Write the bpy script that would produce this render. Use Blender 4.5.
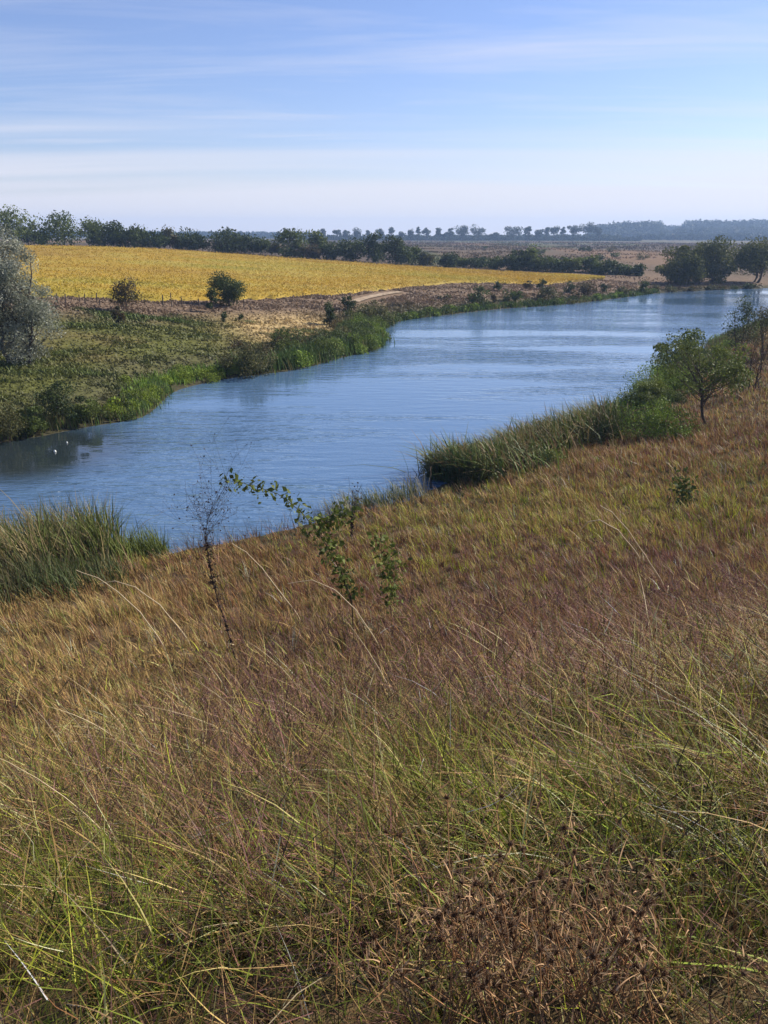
import bpy, math
import numpy as np
from math import radians, sin, cos, tan, pi
from mathutils import Vector

for o in list(bpy.data.objects):
    bpy.data.objects.remove(o, do_unlink=True)
S = bpy.context.scene
COL = S.collection

# ------------------------------------------------------------------ camera
W, H, F = 768, 1024, 850.0
PITCH = radians(18.2)
EYE = 10.0
cam_d = bpy.data.cameras.new('camera')
cam = bpy.data.objects.new('camera', cam_d)
COL.objects.link(cam)
cam.location = (0, 0, EYE)
cam.rotation_euler = (pi / 2 - PITCH, 0, 0)
cam_d.sensor_fit = 'VERTICAL'
cam_d.sensor_height = 36.0
cam_d.lens = 36.0 * F / H
cam_d.clip_start = 0.05
cam_d.clip_end = 20000
S.camera = cam
S.render.resolution_x, S.render.resolution_y = W, H

# ------------------------------------------------------------------ light
SUN_AZ, SUN_EL = radians(60), radians(36)
EXPOSURE = 0.80
S.view_settings.view_transform = 'Standard'
S.view_settings.look = 'None'
S.view_settings.gamma = 1.0
S.view_settings.use_curve_mapping = False
S.view_settings.exposure = EXPOSURE

wd = bpy.data.worlds.new('World')
S.world = wd
wd.use_nodes = True
nt = wd.node_tree
nt.nodes.clear()
N, L = nt.nodes, nt.links


def nd(tree, typ, **kw):
    n = tree.nodes.new(typ)
    for k, v in kw.items():
        setattr(n, k, v)
    return n


out = nd(nt, 'ShaderNodeOutputWorld')
bg = nd(nt, 'ShaderNodeBackground')
bg.inputs['Strength'].default_value = 0.073
sky = nd(nt, 'ShaderNodeTexSky', sky_type='NISHITA')
sky.sun_disc = False
sky.sun_elevation = SUN_EL
sky.sun_rotation = SUN_AZ
sky.altitude = 150
sky.air_density = 1.0
sky.dust_density = 0.35
sky.ozone_density = 3.2
# thin streaks of high cloud: direction projected on a cloud layer
tc = nd(nt, 'ShaderNodeTexCoord')
sp = nd(nt, 'ShaderNodeSeparateXYZ')
L.new(tc.outputs['Generated'], sp.inputs[0])
zz = nd(nt, 'ShaderNodeMath', operation='MAXIMUM')
L.new(sp.outputs['Z'], zz.inputs[0])
zz.inputs[1].default_value = 0.0
za = nd(nt, 'ShaderNodeMath', operation='ADD')
L.new(zz.outputs[0], za.inputs[0])
za.inputs[1].default_value = 0.07
dx = nd(nt, 'ShaderNodeMath', operation='DIVIDE')
dy = nd(nt, 'ShaderNodeMath', operation='DIVIDE')
L.new(sp.outputs['X'], dx.inputs[0]); L.new(za.outputs[0], dx.inputs[1])
L.new(sp.outputs['Y'], dy.inputs[0]); L.new(za.outputs[0], dy.inputs[1])
cb = nd(nt, 'ShaderNodeCombineXYZ')
L.new(dx.outputs[0], cb.inputs[0]); L.new(dy.outputs[0], cb.inputs[1])
mp = nd(nt, 'ShaderNodeMapping')
mp.inputs['Scale'].default_value = (0.30, 1.5, 1)
mp.inputs['Rotation'].default_value = (0, 0, radians(-7))
mp.inputs['Location'].default_value = (5.3, 1.9, 0)
L.new(cb.outputs[0], mp.inputs[0])
n1 = nd(nt, 'ShaderNodeTexNoise')
n1.inputs['Scale'].default_value = 0.9
n1.inputs['Detail'].default_value = 7
n1.inputs['Roughness'].default_value = 0.62
n1.inputs['Distortion'].default_value = 0.6
L.new(mp.outputs[0], n1.inputs['Vector'])
cr = nd(nt, 'ShaderNodeMapRange')
cr.inputs['From Min'].default_value = 0.47
cr.inputs['From Max'].default_value = 0.80
cr.inputs['To Max'].default_value = 0.55
L.new(n1.outputs['Fac'], cr.inputs['Value'])
mx = nd(nt, 'ShaderNodeMix', data_type='RGBA')
n2 = nd(nt, 'ShaderNodeTexNoise')
n2.inputs['Scale'].default_value = 0.55
n2.inputs['Detail'].default_value = 5
n2.inputs['Distortion'].default_value = .4
L.new(mp.outputs[0], n2.inputs['Vector'])
vz = nd(nt, 'ShaderNodeMapRange', interpolation_type='SMOOTHSTEP')
vz.inputs['From Min'].default_value = .115
vz.inputs['From Max'].default_value = .03
vz.inputs['To Max'].default_value = .80
wz = nd(nt, 'ShaderNodeMath', operation='MULTIPLY_ADD')
L.new(n2.outputs['Fac'], wz.inputs[0])
wz.inputs[1].default_value = .16
wz2 = nd(nt, 'ShaderNodeMath', operation='SUBTRACT')
L.new(zz.outputs[0], wz.inputs[2])
L.new(wz.outputs[0], wz2.inputs[0]); wz2.inputs[1].default_value = .08
L.new(wz2.outputs[0], vz.inputs['Value'])
mxf = nd(nt, 'ShaderNodeMath', operation='MAXIMUM')
L.new(vz.outputs[0], mxf.inputs[0]); L.new(cr.outputs[0], mxf.inputs[1])
L.new(mxf.outputs[0], mx.inputs['Factor'])
L.new(sky.outputs[0], mx.inputs['A'])
mx.inputs['B'].default_value = (7.0, 7.25, 6.5, 1)
tn = nd(nt, 'ShaderNodeMix', data_type='RGBA', blend_type='MULTIPLY')
tn.inputs['Factor'].default_value = 1.0
L.new(mx.outputs['Result'], tn.inputs['A'])
tn.inputs['B'].default_value = (.99, .945, 1.15, 1)
L.new(tn.outputs['Result'], bg.inputs['Color'])
L.new(bg.outputs[0], out.inputs['Surface'])

sd = bpy.data.lights.new('sun', 'SUN')
sd.energy = 5.0
sd.angle = radians(0.53)
sd.color = (1.0, 0.93, 0.82)
sun = bpy.data.objects.new('sun', sd)
COL.objects.link(sun)
sv = Vector((sin(SUN_AZ) * cos(SUN_EL), cos(SUN_AZ) * cos(SUN_EL), sin(SUN_EL)))
sun.rotation_euler = sv.to_track_quat('Z', 'Y').to_euler()
sun.location = (60, 20, 80)

# ------------------------------------------------------------------ helpers
cP, sP = cos(PITCH), sin(PITCH)


def ray(px, py):
    """direction of a pixel, scaled so that y = 1"""
    x = px - W / 2
    y = -(py - H / 2)
    d = np.array([x, F * cP + y * sP, -F * sP + y * cP])
    return d / d[1]


def project(P):
    x, y, z = P[:, 0], P[:, 1], P[:, 2] - EYE
    dep = y * cP - z * sP
    up = y * sP + z * cP
    dep = np.maximum(dep, 1e-3)
    return W / 2 + F * x / dep, H / 2 - F * up / dep


def plane0(px, py):
    d = ray(px, py)
    t = EYE / -d[2]
    return (d[0] * t, t)


_tab = np.random.default_rng(7).random((256, 256))


def vnoise(x, y, s=1.0, seed=0):
    x = np.asarray(x, float) / s + seed * 17.3
    y = np.asarray(y, float) / s + seed * 5.7
    xi = np.floor(x).astype(int); yi = np.floor(y).astype(int)
    fx = x - xi; fy = y - yi
    fx = fx * fx * (3 - 2 * fx); fy = fy * fy * (3 - 2 * fy)
    a = _tab[xi & 255, yi & 255]; b = _tab[(xi + 1) & 255, yi & 255]
    c = _tab[xi & 255, (yi + 1) & 255]; d = _tab[(xi + 1) & 255, (yi + 1) & 255]
    return (a * (1 - fx) + b * fx) * (1 - fy) + (c * (1 - fx) + d * fx) * fy


def fbm(x, y, s, seed=0, o=3):
    v, a, t = 0, 1, 0
    for i in range(o):
        v = v + a * vnoise(x, y, s / 2 ** i, seed + i * 3)
        t += a
        a *= 0.5
    return v / t


# ------------------------------------------------------------------ river outline (plan)
NEAR_PX = [(0, 585), (60, 576), (120, 563), (170, 553), (250, 538), (330, 517), (400, 500), (445, 484), (500, 462), (560, 444), (610, 428), (640, 396), (680, 362), (720, 342), (768, 322)]
FAR_PX = [(0, 443), (60, 432), (100, 425), (140, 418), (158, 406), (175, 391), (215, 381), (240, 377), (300, 369), (340, 358), (378, 349), (385, 341), (378, 334), (396, 322), (430, 317), (500, 309), (560, 305), (620, 298), (660, 293), (700, 291), (768, 288.5)]
near_pl = [(-75, -70), (-45, -25), (-26, 6)] + [plane0(*p) for p in NEAR_PX] + [(66, 128), (90, 150), (120, 163)]
far_pl = [(-110, -70), (-75, -20), (-42, 19)] + [plane0(*p) for p in FAR_PX] + [(120, 166)]


def smooth_pl(pl, k=5):
    P = np.array(pl)
    o = []
    for i in range(len(P) - 1):
        p0 = P[max(i - 1, 0)]; p1 = P[i]; p2 = P[i + 1]; p3 = P[min(i + 2, len(P) - 1)]
        for t in np.linspace(0, 1, k, endpoint=False):
            o.append(0.5 * ((2 * p1) + (-p0 + p2) * t + (2 * p0 - 5 * p1 + 4 * p2 - p3) * t ** 2 + (-p0 + 3 * p1 - 3 * p2 + p3) * t ** 3))
    o.append(P[-1])
    return np.array(o)


near_pl = smooth_pl(near_pl, 3)
far_pl = smooth_pl(far_pl, 3)
RIVER = np.vstack([near_pl, far_pl[::-1]])


def dist_pl(x, y, pl):
    best = np.full(x.shape, 1e18)
    for a, b in zip(pl[:-1], pl[1:]):
        d = b - a
        t = np.clip(((x - a[0]) * d[0] + (y - a[1]) * d[1]) / (d @ d + 1e-9), 0, 1)
        best = np.minimum(best, (x - a[0] - t * d[0]) ** 2 + (y - a[1] - t * d[1]) ** 2)
    return np.sqrt(best)


def in_river(x, y):
    r = np.zeros(x.shape, bool)
    a = RIVER; b = np.roll(RIVER, -1, 0)
    for (x1, y1), (x2, y2) in zip(a, b):
        if y1 == y2:
            continue
        c = ((y1 > y) != (y2 > y)) & (x < (x2 - x1) * (y - y1) / (y2 - y1) + x1)
        r ^= c
    return r


# ------------------------------------------------------------------ relief
CTRL = [(0, 400, 46), (20, 365, 57), (-200, 365, 55), (0, 330, 68), (-200, 330, 68), (0, 300, 83), (60, 300, 84), (130, 302, 87), (-200, 298, 84), (200, 302, 93), (250, 303, 97), (150, 350, 64), (200, 340, 72), (250, 335, 76), (300, 325, 85), (340, 318, 92),
        (330, 300, 104), (390, 294, 122), (430, 290, 132), (480, 286, 141), (430, 303, 119), (500, 300, 124), (540, 288, 148), (600, 281, 165), (600, 290, 152), (645, 286, 163), (700, 286, 170), (768, 284, 172), (900, 284, 180),
        (40, 247, 200), (-200, 245, 200), (150, 250, 200), (250, 256.5, 200), (350, 263.5, 198), (450, 270, 192), (550, 275.5, 182), (605, 278.5, 176), (0, 275, 125), (150, 277, 130), (300, 280, 140), (400, 277, 155),
        (700, 270, 220), (600, 265, 215), (768, 268, 225), (900, 266, 225),
        (450, 252, 330), (600, 252, 340), (768, 250, 350), (300, 246, 330), (0, 243, 300), (-200, 241, 300), (1000, 248, 350),
        (450, 243, 700), (600, 242.5, 760), (768, 244, 760), (300, 242, 700), (0, 239, 600), (-250, 239, 600), (1050, 242, 700),
        (450, 240, 1100), (600, 239.5, 1150), (768, 240, 1200), (300, 239.5, 1100), (100, 239, 1100), (-200, 238, 1100), (1050, 238, 1150),
        (100, 237, 1900), (300, 237, 1900), (450, 238, 1900), (600, 236, 1900), (768, 233, 1900), (-200, 234, 1900), (1050, 231, 1900),
        (100, 235, 6000), (450, 235, 6000), (768, 232, 6000), (-250, 234, 6000), (1050, 231, 6000)]
_c = []
for px, py, r in CTRL:
    d = ray(px, py)
    _c.append((d[0] * r, r, EYE + d[2] * r))
_c = np.array(_c)


def uv(x, y):
    return np.arctan2(x, y) * 1.6, np.log(np.hypot(x, y) + 1.0)


_cu, _cv = uv(_c[:, 0], _c[:, 1])


def tps_k(r2):
    return 0.5 * r2 * np.log(r2 + 1e-12)


_n = len(_c)
_A = np.zeros((_n + 3, _n + 3))
_A[:_n, :_n] = tps_k((_cu[:, None] - _cu) ** 2 + (_cv[:, None] - _cv) ** 2) + np.eye(_n) * 2e-4
_A[:_n, _n] = 1; _A[:_n, _n + 1] = _cu; _A[:_n, _n + 2] = _cv
_A[_n:, :_n] = _A[:_n, _n:].T
_wt = np.linalg.solve(_A, np.concatenate([_c[:, 2], np.zeros(3)]))


def z_far(x, y):
    u, v = uv(x, y)
    # behind the camera the far relief is only a mild continuation
    u = np.clip(u, -1.4, 1.4)
    z = _wt[_n] + _wt[_n + 1] * u + _wt[_n + 2] * v
    for i in range(_n):
        z = z + _wt[i] * tps_k((u - _cu[i]) ** 2 + (v - _cv[i]) ** 2)
    return np.clip(z, 0.25, 45)


def z_near(x, y, d):
    b = np.interp(d, [0, 2, 5, 10, 15, 20, 26, 40, 80, 300, 3000], [0, .3, .8, 1.7, 2.5, 3.5, 4.6, 7.0, 10, 14, 20])
    r2 = x * x + (y + 1.0) ** 2
    # hill brow the photographer stands on; it runs on behind and to both sides
    k = 4.6 * np.exp(-np.maximum(y + 1.0 - 0.25 * x, 0) ** 2 / 105.0) * np.exp(-(x - 3) ** 2 / 900.0)
    back = np.clip(1 - d / 200, 0, 1)
    w = 0.10 * (fbm(x, y, 3.0, 3) - .5) + 0.5 * (fbm(x, y, 11.0, 5) - .5) * np.clip(np.sqrt(r2) / 12, 0, 1)
    return b + k * back + w


def terrain(x, y):
    x = np.atleast_1d(np.asarray(x, float)); y = np.atleast_1d(np.asarray(y, float))
    dn = dist_pl(x, y, near_pl); df = dist_pl(x, y, far_pl)
    ins = in_river(x, y)
    a = (dn + .01) ** 6; b = (df + .01) ** 6
    wf = a / (a + b)
    wf = np.maximum(wf, np.clip((y - 135) / 45, 0, 1))
    zl = z_near(x, y, dn) * (1 - wf) + z_far(x, y) * wf
    d = np.minimum(dn, df)
    zl = np.minimum(zl, 0.02 + d * 0.32 + np.maximum(d - 3, 0) * 0.4)
    return np.where(ins, -np.minimum(d * .4, 1.8), zl), d, ins, wf


def tz(x, y):
    return float(terrain(x, y)[0][0])


_ts = np.exp(np.linspace(math.log(1.0), math.log(2500), 1800))


def at(px, py):
    """where the ray of a place on the picture meets the ground"""
    d = ray(px, py)
    zg = terrain(d[0] * _ts, _ts)[0]
    zr = EYE + d[2] * _ts
    i = np.argmax(zr < np.maximum(zg, 0))
    t = _ts[i]
    return np.array([d[0] * t, t, max(zg[i], 0)])


def on(px, Y):
    d = ray(px, 240)
    x = d[0] * Y
    return np.array([x, Y, max(tz(x, Y), 0)])


def top_z(px, py, Y):
    return EYE + ray(px, py)[2] * Y


# ------------------------------------------------------------------ materials
def mat_attr(name, transl=0.0, rough=0.7, spec=0.15, noise=0.0, nscale=8.0):
    """base colour from the piece's own colour attribute"""
    m = bpy.data.materials.new(name)
    m.use_nodes = True
    t = m.node_tree
    t.nodes.clear()
    o = nd(t, 'ShaderNodeOutputMaterial')
    a = nd(t, 'ShaderNodeAttribute', attribute_name='tint')
    col = a.outputs['Color']
    if noise > 0:
        g = nd(t, 'ShaderNodeNewGeometry')
        n = nd(t, 'ShaderNodeTexNoise')
        n.inputs['Scale'].default_value = nscale
        n.inputs['Detail'].default_value = 4
        t.links.new(g.outputs['Position'], n.inputs['Vector'])
        r = nd(t, 'ShaderNodeMapRange')
        r.inputs['From Min'].default_value = .3
        r.inputs['From Max'].default_value = .7
        r.inputs['To Min'].default_value = 1 - noise
        r.inputs['To Max'].default_value = 1 + noise
        t.links.new(n.outputs['Fac'], r.inputs['Value'])
        v = nd(t, 'ShaderNodeVectorMath', operation='SCALE')
        t.links.new(col, v.inputs[0]); t.links.new(r.outputs[0], v.inputs['Scale'])
        col = v.outputs[0]
    p = nd(t, 'ShaderNodeBsdfPrincipled')
    p.inputs['Roughness'].default_value = rough
    p.inputs['Specular IOR Level'].default_value = spec
    t.links.new(col, p.inputs['Base Color'])
    sh = p.outputs[0]
    if transl > 0:
        tr = nd(t, 'ShaderNodeBsdfTranslucent')
        t.links.new(col, tr.inputs['Color'])
        mxs = nd(t, 'ShaderNodeMixShader')
        mxs.inputs[0].default_value = transl
        t.links.new(sh, mxs.inputs[1]); t.links.new(tr.outputs[0], mxs.inputs[2])
        sh = mxs.outputs[0]
    t.links.new(sh, o.inputs['Surface'])
    return m


M_LEAF = mat_attr('leaf', 0.26, 0.6, 0.13)
M_BLADE = mat_attr('grass_blade', 0.24, 0.55, 0.12)
M_BARK = mat_attr('bark', 0, 0.9, 0.1, 0.35, 14)
M_GROUND = mat_attr('soil_and_thatch', 0, 0.95, 0.05, 0.45, 2.2)
M_CROP = mat_attr('ripe_crop', 0.3, 0.7, 0.15, 0.15, 0.7)


# ------------------------------------------------------------------ mesh writing
class Soup:
    def __init__(self):
        self.v, self.q, self.c, self.n = [], [], [], 0

    def add(self, v, q, c):
        """v (n,3)  q (m,4)  c (n,3)"""
        self.v.append(np.asarray(v, np.float32)); self.q.append(np.asarray(q, np.int64) + self.n)
        self.c.append(np.asarray(c, np.float32)); self.n += len(v)

    def build(self, name, mat, parent=None, off=None, smooth=False):
        v = np.vstack(self.v); q = np.vstack(self.q); c = np.vstack(self.c)
        if off is not None:
            v = v - np.asarray(off, np.float32)
        return raw_mesh(name, v, q, c, mat, parent, smooth)


def raw_mesh(name, v, q, c, mat, parent=None, smooth=False):
    me = bpy.data.meshes.new(name)
    me.vertices.add(len(v))
    me.vertices.foreach_set('co', np.ascontiguousarray(v, np.float32).ravel())
    me.loops.add(q.size)
    me.loops.foreach_set('vertex_index', np.ascontiguousarray(q, np.int32).ravel())
    me.polygons.add(len(q))
    me.polygons.foreach_set('loop_start', np.arange(0, q.size, q.shape[1], dtype=np.int32))
    me.polygons.foreach_set('loop_total', np.full(len(q), q.shape[1], np.int32))
    if smooth:
        me.polygons.foreach_set('use_smooth', np.ones(len(q), bool))
    if c is not None:
        a = me.attributes.new('tint', 'FLOAT_COLOR', 'POINT')
        a.data.foreach_set('color', np.hstack([c, np.ones((len(c), 1))]).astype(np.float32).ravel())
    me.update(calc_edges=True)
    me.materials.append(mat)
    o = bpy.data.objects.new(name, me)
    COL.objects.link(o)
    if parent:
        o.parent = parent
    return o


def tag(o, label=None, cat=None, group=None, kind=None):
    if label: o['label'] = label
    if cat: o['category'] = cat
    if group: o['group'] = group
    if kind: o['kind'] = kind
    return o


def empty(name, loc):
    o = bpy.data.objects.new(name, None)
    o.empty_display_size = .2
    o.location = tuple(float(a) for a in loc)
    COL.objects.link(o)
    return o


def blades(soup, base, az, length, width, lean, bend, col, tipcol=None, segs=4, rng=None, flat=1.0, power=1.6):
    """ribbons that rise, lean towards az and droop"""
    n = len(base)
    if n == 0:
        return
    t = np.linspace(0, 1, segs + 1)[None, :, None]
    hd = np.stack([np.cos(az), np.sin(az), np.zeros(n)], 1)[:, None, :]
    upv = np.array([0, 0, 1.0])[None, None, :]
    Ln = length[:, None, None]
    ln = lean[:, None, None]; bd = bend[:, None, None]
    out_ = hd * (ln * t + bd * t ** 2)
    up_ = upv * (np.sqrt(np.maximum(1 - (ln * .6) ** 2, .15)) * t - 0.45 * bd * t ** 2.6)
    cpt = base[:, None, :] + Ln * (out_ + up_)
    fa = az + pi / 2 + (rng.random(n) - .5) * 2.2 if rng is not None else az + pi / 2
    sd_ = np.stack([np.cos(fa), np.sin(fa), np.zeros(n)], 1)[:, None, :]
    hw = (width[:, None, None] * .5) * (1 - 0.92 * t ** power)
    a = cpt - sd_ * hw; b = cpt + sd_ * hw
    v = np.stack([a, b], 2).reshape(-1, 3)
    k = segs + 1
    i0 = (np.arange(n) * k * 2)[:, None] + (np.arange(segs) * 2)[None, :]
    q = np.stack([i0, i0 + 1, i0 + 3, i0 + 2], -1).reshape(-1, 4)
    tc_ = col if tipcol is None else tipcol
    c = (col[:, None, None, :] * (1 - t[..., None]) + tc_[:, None, None, :] * t[..., None])
    c = np.broadcast_to(c, (n, k, 2, 3)).reshape(-1, 3)
    soup.add(v, q, c)


def leaves(soup, cen, size, col, rng, aspect=0.55, droop=0.0, nrm=None):
    n = len(cen)
    d = rng.normal(size=(n, 3))
    d[:, 2] -= droop
    d /= np.linalg.norm(d, axis=1)[:, None]
    e = rng.normal(size=(n, 3)) if nrm is None else nrm
    s = np.cross(d, e)
    s /= np.linalg.norm(s, axis=1)[:, None] + 1e-9
    nn = np.cross(d, s)
    L_ = size[:, None]
    v = np.stack([cen - d * L_ * .5, cen + s * L_ * aspect * .5 + nn * L_ * .08, cen + d * L_ * .5, cen - s * L_ * aspect * .5 + nn * L_ * .08], 1).reshape(-1, 3)
    q = np.arange(n * 4).reshape(-1, 4)
    soup.add(v, q, np.repeat(col, 4, 0))


def tube(soup, pts, rad, col, sides=6):
    P = np.asarray(pts, float)
    n = len(P)
    T = np.gradient(P, axis=0)
    T /= np.linalg.norm(T, axis=1)[:, None] + 1e-9
    ref = np.where(np.abs(T[:, 2:3]) > .9, np.array([[1., 0, 0]]), np.array([[0, 0, 1.]]))
    A = np.cross(T, ref); A /= np.linalg.norm(A, axis=1)[:, None] + 1e-9
    B = np.cross(T, A)
    an = np.arange(sides) * 2 * pi / sides
    v = P[:, None, :] + np.asarray(rad)[:, None, None] * (A[:, None, :] * np.cos(an)[None, :, None] + B[:, None, :] * np.sin(an)[None, :, None])
    i, j = np.meshgrid(np.arange(n - 1), np.arange(sides), indexing='ij')
    j2 = (j + 1) % sides
    q = np.stack([i * sides + j, i * sides + j2, (i + 1) * sides + j2, (i + 1) * sides + j], -1).reshape(-1, 4)
    soup.add(v.reshape(-1, 3), q, np.tile(np.asarray(col, float), (n * sides, 1)))


# ------------------------------------------------------------------ ground
az_f = np.linspace(radians(-44), radians(44), 330)
az_b = np.linspace(radians(44), radians(316), 90)[1:-1]
AZ = np.concatenate([az_f, az_b])
RR = np.concatenate([[0.0], np.exp(np.linspace(math.log(0.35), math.log(2700), 400))])
ga, gr = np.meshgrid(AZ, RR[1:])
gx = np.concatenate([[0.0], (np.sin(ga) * gr).ravel()]); gy = np.concatenate([[0.0], (np.cos(ga) * gr).ravel()])
gz, gd, gin, gwf = terrain(gx, gy)
nA = len(AZ); nR = len(RR) - 1
ii, jj = np.meshgrid(np.arange(nR - 1), np.arange(nA), indexing='ij')
j2 = (jj + 1) % nA
quads = np.stack([1 + ii * nA + jj, 1 + ii * nA + j2, 1 + (ii + 1) * nA + j2, 1 + (ii + 1) * nA + jj], -1).reshape(-1, 4)
cap = np.stack([np.zeros(nA, int), 1 + (np.arange(nA) + 1) % nA, 1 + np.arange(nA), 1 + np.arange(nA)], -1)


def mixc(a, b, w):
    w = np.clip(w, 0, 1)[:, None]
    return a * (1 - w) + np.asarray(b)[None, :] * w


def ground_tint(x, y, wf):
    n = len(x)
    r = np.hypot(x, y)
    nz = fbm(x, y, 9, 1); nz2 = fbm(x, y, 35, 2); nz3 = fbm(x, y, 3, 4)
    near = np.tile([.085, .058, .032], (n, 1))
    near = mixc(near, (.070, .066, .026), (nz - .45) * 4)
    near = mixc(near, (.125, .082, .042), (nz2 - .5) * 4)
    far = np.tile([.088, .092, .024], (n, 1))                      # grazed green bank
    far = mixc(far, (.14, .11, .042), (nz - .56) * 5)
    px, py = project(np.stack([x, y, np.full(n, 1.5)], 1))
    straw = np.exp(-((px - 285) / 55) ** 2 - ((r - 85) / 12) ** 2)
    far = mixc(far, (.33, .24, .11), straw * 1.6)
    brown = np.clip((r - 76 - np.clip((px - 150) * .08, 0, 12)) / 8, 0, 1) * (r < 400)
    far = mixc(far, (.150, .104, .068), brown)
    step = np.clip((r - 185) / 40, 0, 1)
    a = fbm(x, y * .20, 42, 6); b = fbm(x, y * .18, 30, 9)
    st = np.tile([.105, .076, .048], (n, 1))
    st = mixc(st, (.160, .104, .062), (a - .54) * 9)
    st = mixc(st, (.070, .078, .034), (b - .52) * 9)
    st = mixc(st, (.080, .062, .050), (fbm(x, y * .3, 90, 15) - .5) * 8)
    far = far * (1 - step[:, None]) + st * step[:, None]
    far2 = np.tile([.11, .10, .06], (n, 1))
    w = np.clip((r - 850) / 400, 0, 1)[:, None]
    far = far * (1 - w) + far2 * w
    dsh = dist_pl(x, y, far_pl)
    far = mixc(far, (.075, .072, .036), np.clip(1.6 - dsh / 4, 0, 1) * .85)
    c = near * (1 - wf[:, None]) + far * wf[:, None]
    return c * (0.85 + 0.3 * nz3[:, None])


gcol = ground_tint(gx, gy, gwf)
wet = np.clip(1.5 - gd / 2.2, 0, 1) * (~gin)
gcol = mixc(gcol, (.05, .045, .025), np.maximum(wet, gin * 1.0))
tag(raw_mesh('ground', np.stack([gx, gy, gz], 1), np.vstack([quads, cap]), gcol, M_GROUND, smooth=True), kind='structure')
print('ground under camera', gz[0])

# ------------------------------------------------------------------ water
mw = bpy.data.materials.new('river_water')
mw.use_nodes = True
t = mw.node_tree
t.nodes.clear()
o = nd(t, 'ShaderNodeOutputMaterial')
p = nd(t, 'ShaderNodeBsdfPrincipled')
p.inputs['Base Color'].default_value = (.016, .040, .070, 1)
p.inputs['IOR'].default_value = 1.75
p.inputs['Roughness'].default_value = .04
g = nd(t, 'ShaderNodeNewGeometry')


def wnoise(scale, sx, sy, rot, det):
    m_ = nd(t, 'ShaderNodeMapping')
    m_.inputs['Scale'].default_value = (sx, sy, 1)
    m_.inputs['Rotation'].default_value = (0, 0, radians(rot))
    t.links.new(g.outputs['Position'], m_.inputs[0])
    n_ = nd(t, 'ShaderNodeTexNoise')
    n_.inputs['Scale'].default_value = scale
    n_.inputs['Detail'].default_value = det
    n_.inputs['Roughness'].default_value = .55
    t.links.new(m_.outputs[0], n_.inputs['Vector'])
    return n_.outputs['Fac']


w1 = wnoise(0.85, .50, 1.55, 12, 3)
w2 = wnoise(2.2, .7, 1.4, -8, 3)
calm = wnoise(0.05, .5, 1.9, 18, 5)
cm = nd(t, 'ShaderNodeMapRange')
cm.inputs['From Min'].default_value = .43
cm.inputs['From Max'].default_value = .62
cm.inputs['To Min'].default_value = .10
cm.inputs['To Max'].default_value = 1.0
t.links.new(calm, cm.inputs['Value'])
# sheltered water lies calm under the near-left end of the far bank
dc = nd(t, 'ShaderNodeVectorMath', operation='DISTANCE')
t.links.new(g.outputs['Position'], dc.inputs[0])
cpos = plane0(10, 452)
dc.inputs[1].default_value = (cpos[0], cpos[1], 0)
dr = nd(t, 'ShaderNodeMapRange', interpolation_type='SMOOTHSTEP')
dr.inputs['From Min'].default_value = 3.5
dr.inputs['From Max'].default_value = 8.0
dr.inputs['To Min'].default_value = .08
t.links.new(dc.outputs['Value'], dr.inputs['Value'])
# dark bank reflection painted in this corner; sky brightness added to turbid blue elsewhere
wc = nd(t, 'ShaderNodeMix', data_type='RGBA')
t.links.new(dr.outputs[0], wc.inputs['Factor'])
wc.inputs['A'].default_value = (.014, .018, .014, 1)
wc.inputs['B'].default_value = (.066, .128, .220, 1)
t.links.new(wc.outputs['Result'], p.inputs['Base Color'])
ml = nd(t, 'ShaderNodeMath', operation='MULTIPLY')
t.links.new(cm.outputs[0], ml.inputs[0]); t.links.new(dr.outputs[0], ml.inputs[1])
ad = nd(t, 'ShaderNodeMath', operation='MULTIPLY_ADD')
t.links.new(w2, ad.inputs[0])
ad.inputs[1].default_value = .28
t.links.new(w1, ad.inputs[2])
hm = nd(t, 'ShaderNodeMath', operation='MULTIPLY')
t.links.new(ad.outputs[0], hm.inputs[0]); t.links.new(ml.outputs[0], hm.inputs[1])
bp = nd(t, 'ShaderNodeBump')
bp.inputs['Strength'].default_value = 1.0
bp.inputs['Distance'].default_value = .24
t.links.new(ad.outputs[0], bp.inputs['Height'])
# a smoother slick drifting off the reed bed
ds = nd(t, 'ShaderNodeVectorMath', operation='DISTANCE')
sm = nd(t, 'ShaderNodeMapping')
sm.inputs['Scale'].default_value = (.55, 1.0, 1)
t.links.new(g.outputs['Position'], sm.inputs[0]); t.links.new(sm.outputs[0], ds.inputs[0])
sp_ = plane0(415, 455)
ds.inputs[1].default_value = (sp_[0] * .55, sp_[1], 0)
wob = nd(t, 'ShaderNodeMath', operation='MULTIPLY_ADD')
t.links.new(wnoise(.16, .6, 1.5, 20, 4), wob.inputs[0]); wob.inputs[1].default_value = 9.0
t.links.new(ds.outputs['Value'], wob.inputs[2])
sr = nd(t, 'ShaderNodeMapRange', interpolation_type='SMOOTHSTEP')
sr.inputs['From Min'].default_value = 6.0
sr.inputs['From Max'].default_value = 11.5
sr.inputs['To Min'].default_value = .28
t.links.new(wob.outputs[0], sr.inputs['Value'])
ml2 = nd(t, 'ShaderNodeMath', operation='MULTIPLY')
t.links.new(ml.outputs[0], ml2.inputs[0]); t.links.new(sr.outputs[0], ml2.inputs[1])
t.links.new(ml2.outputs[0], bp.inputs['Strength'])
t.links.new(bp.outputs[0], p.inputs['Normal'])
t.links.new(p.outputs[0], o.inputs['Surface'])
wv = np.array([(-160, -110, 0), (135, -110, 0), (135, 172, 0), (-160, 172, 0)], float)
tag(raw_mesh('water', wv, np.array([[0, 1, 2, 3]]), None, mw), kind='structure')

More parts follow.
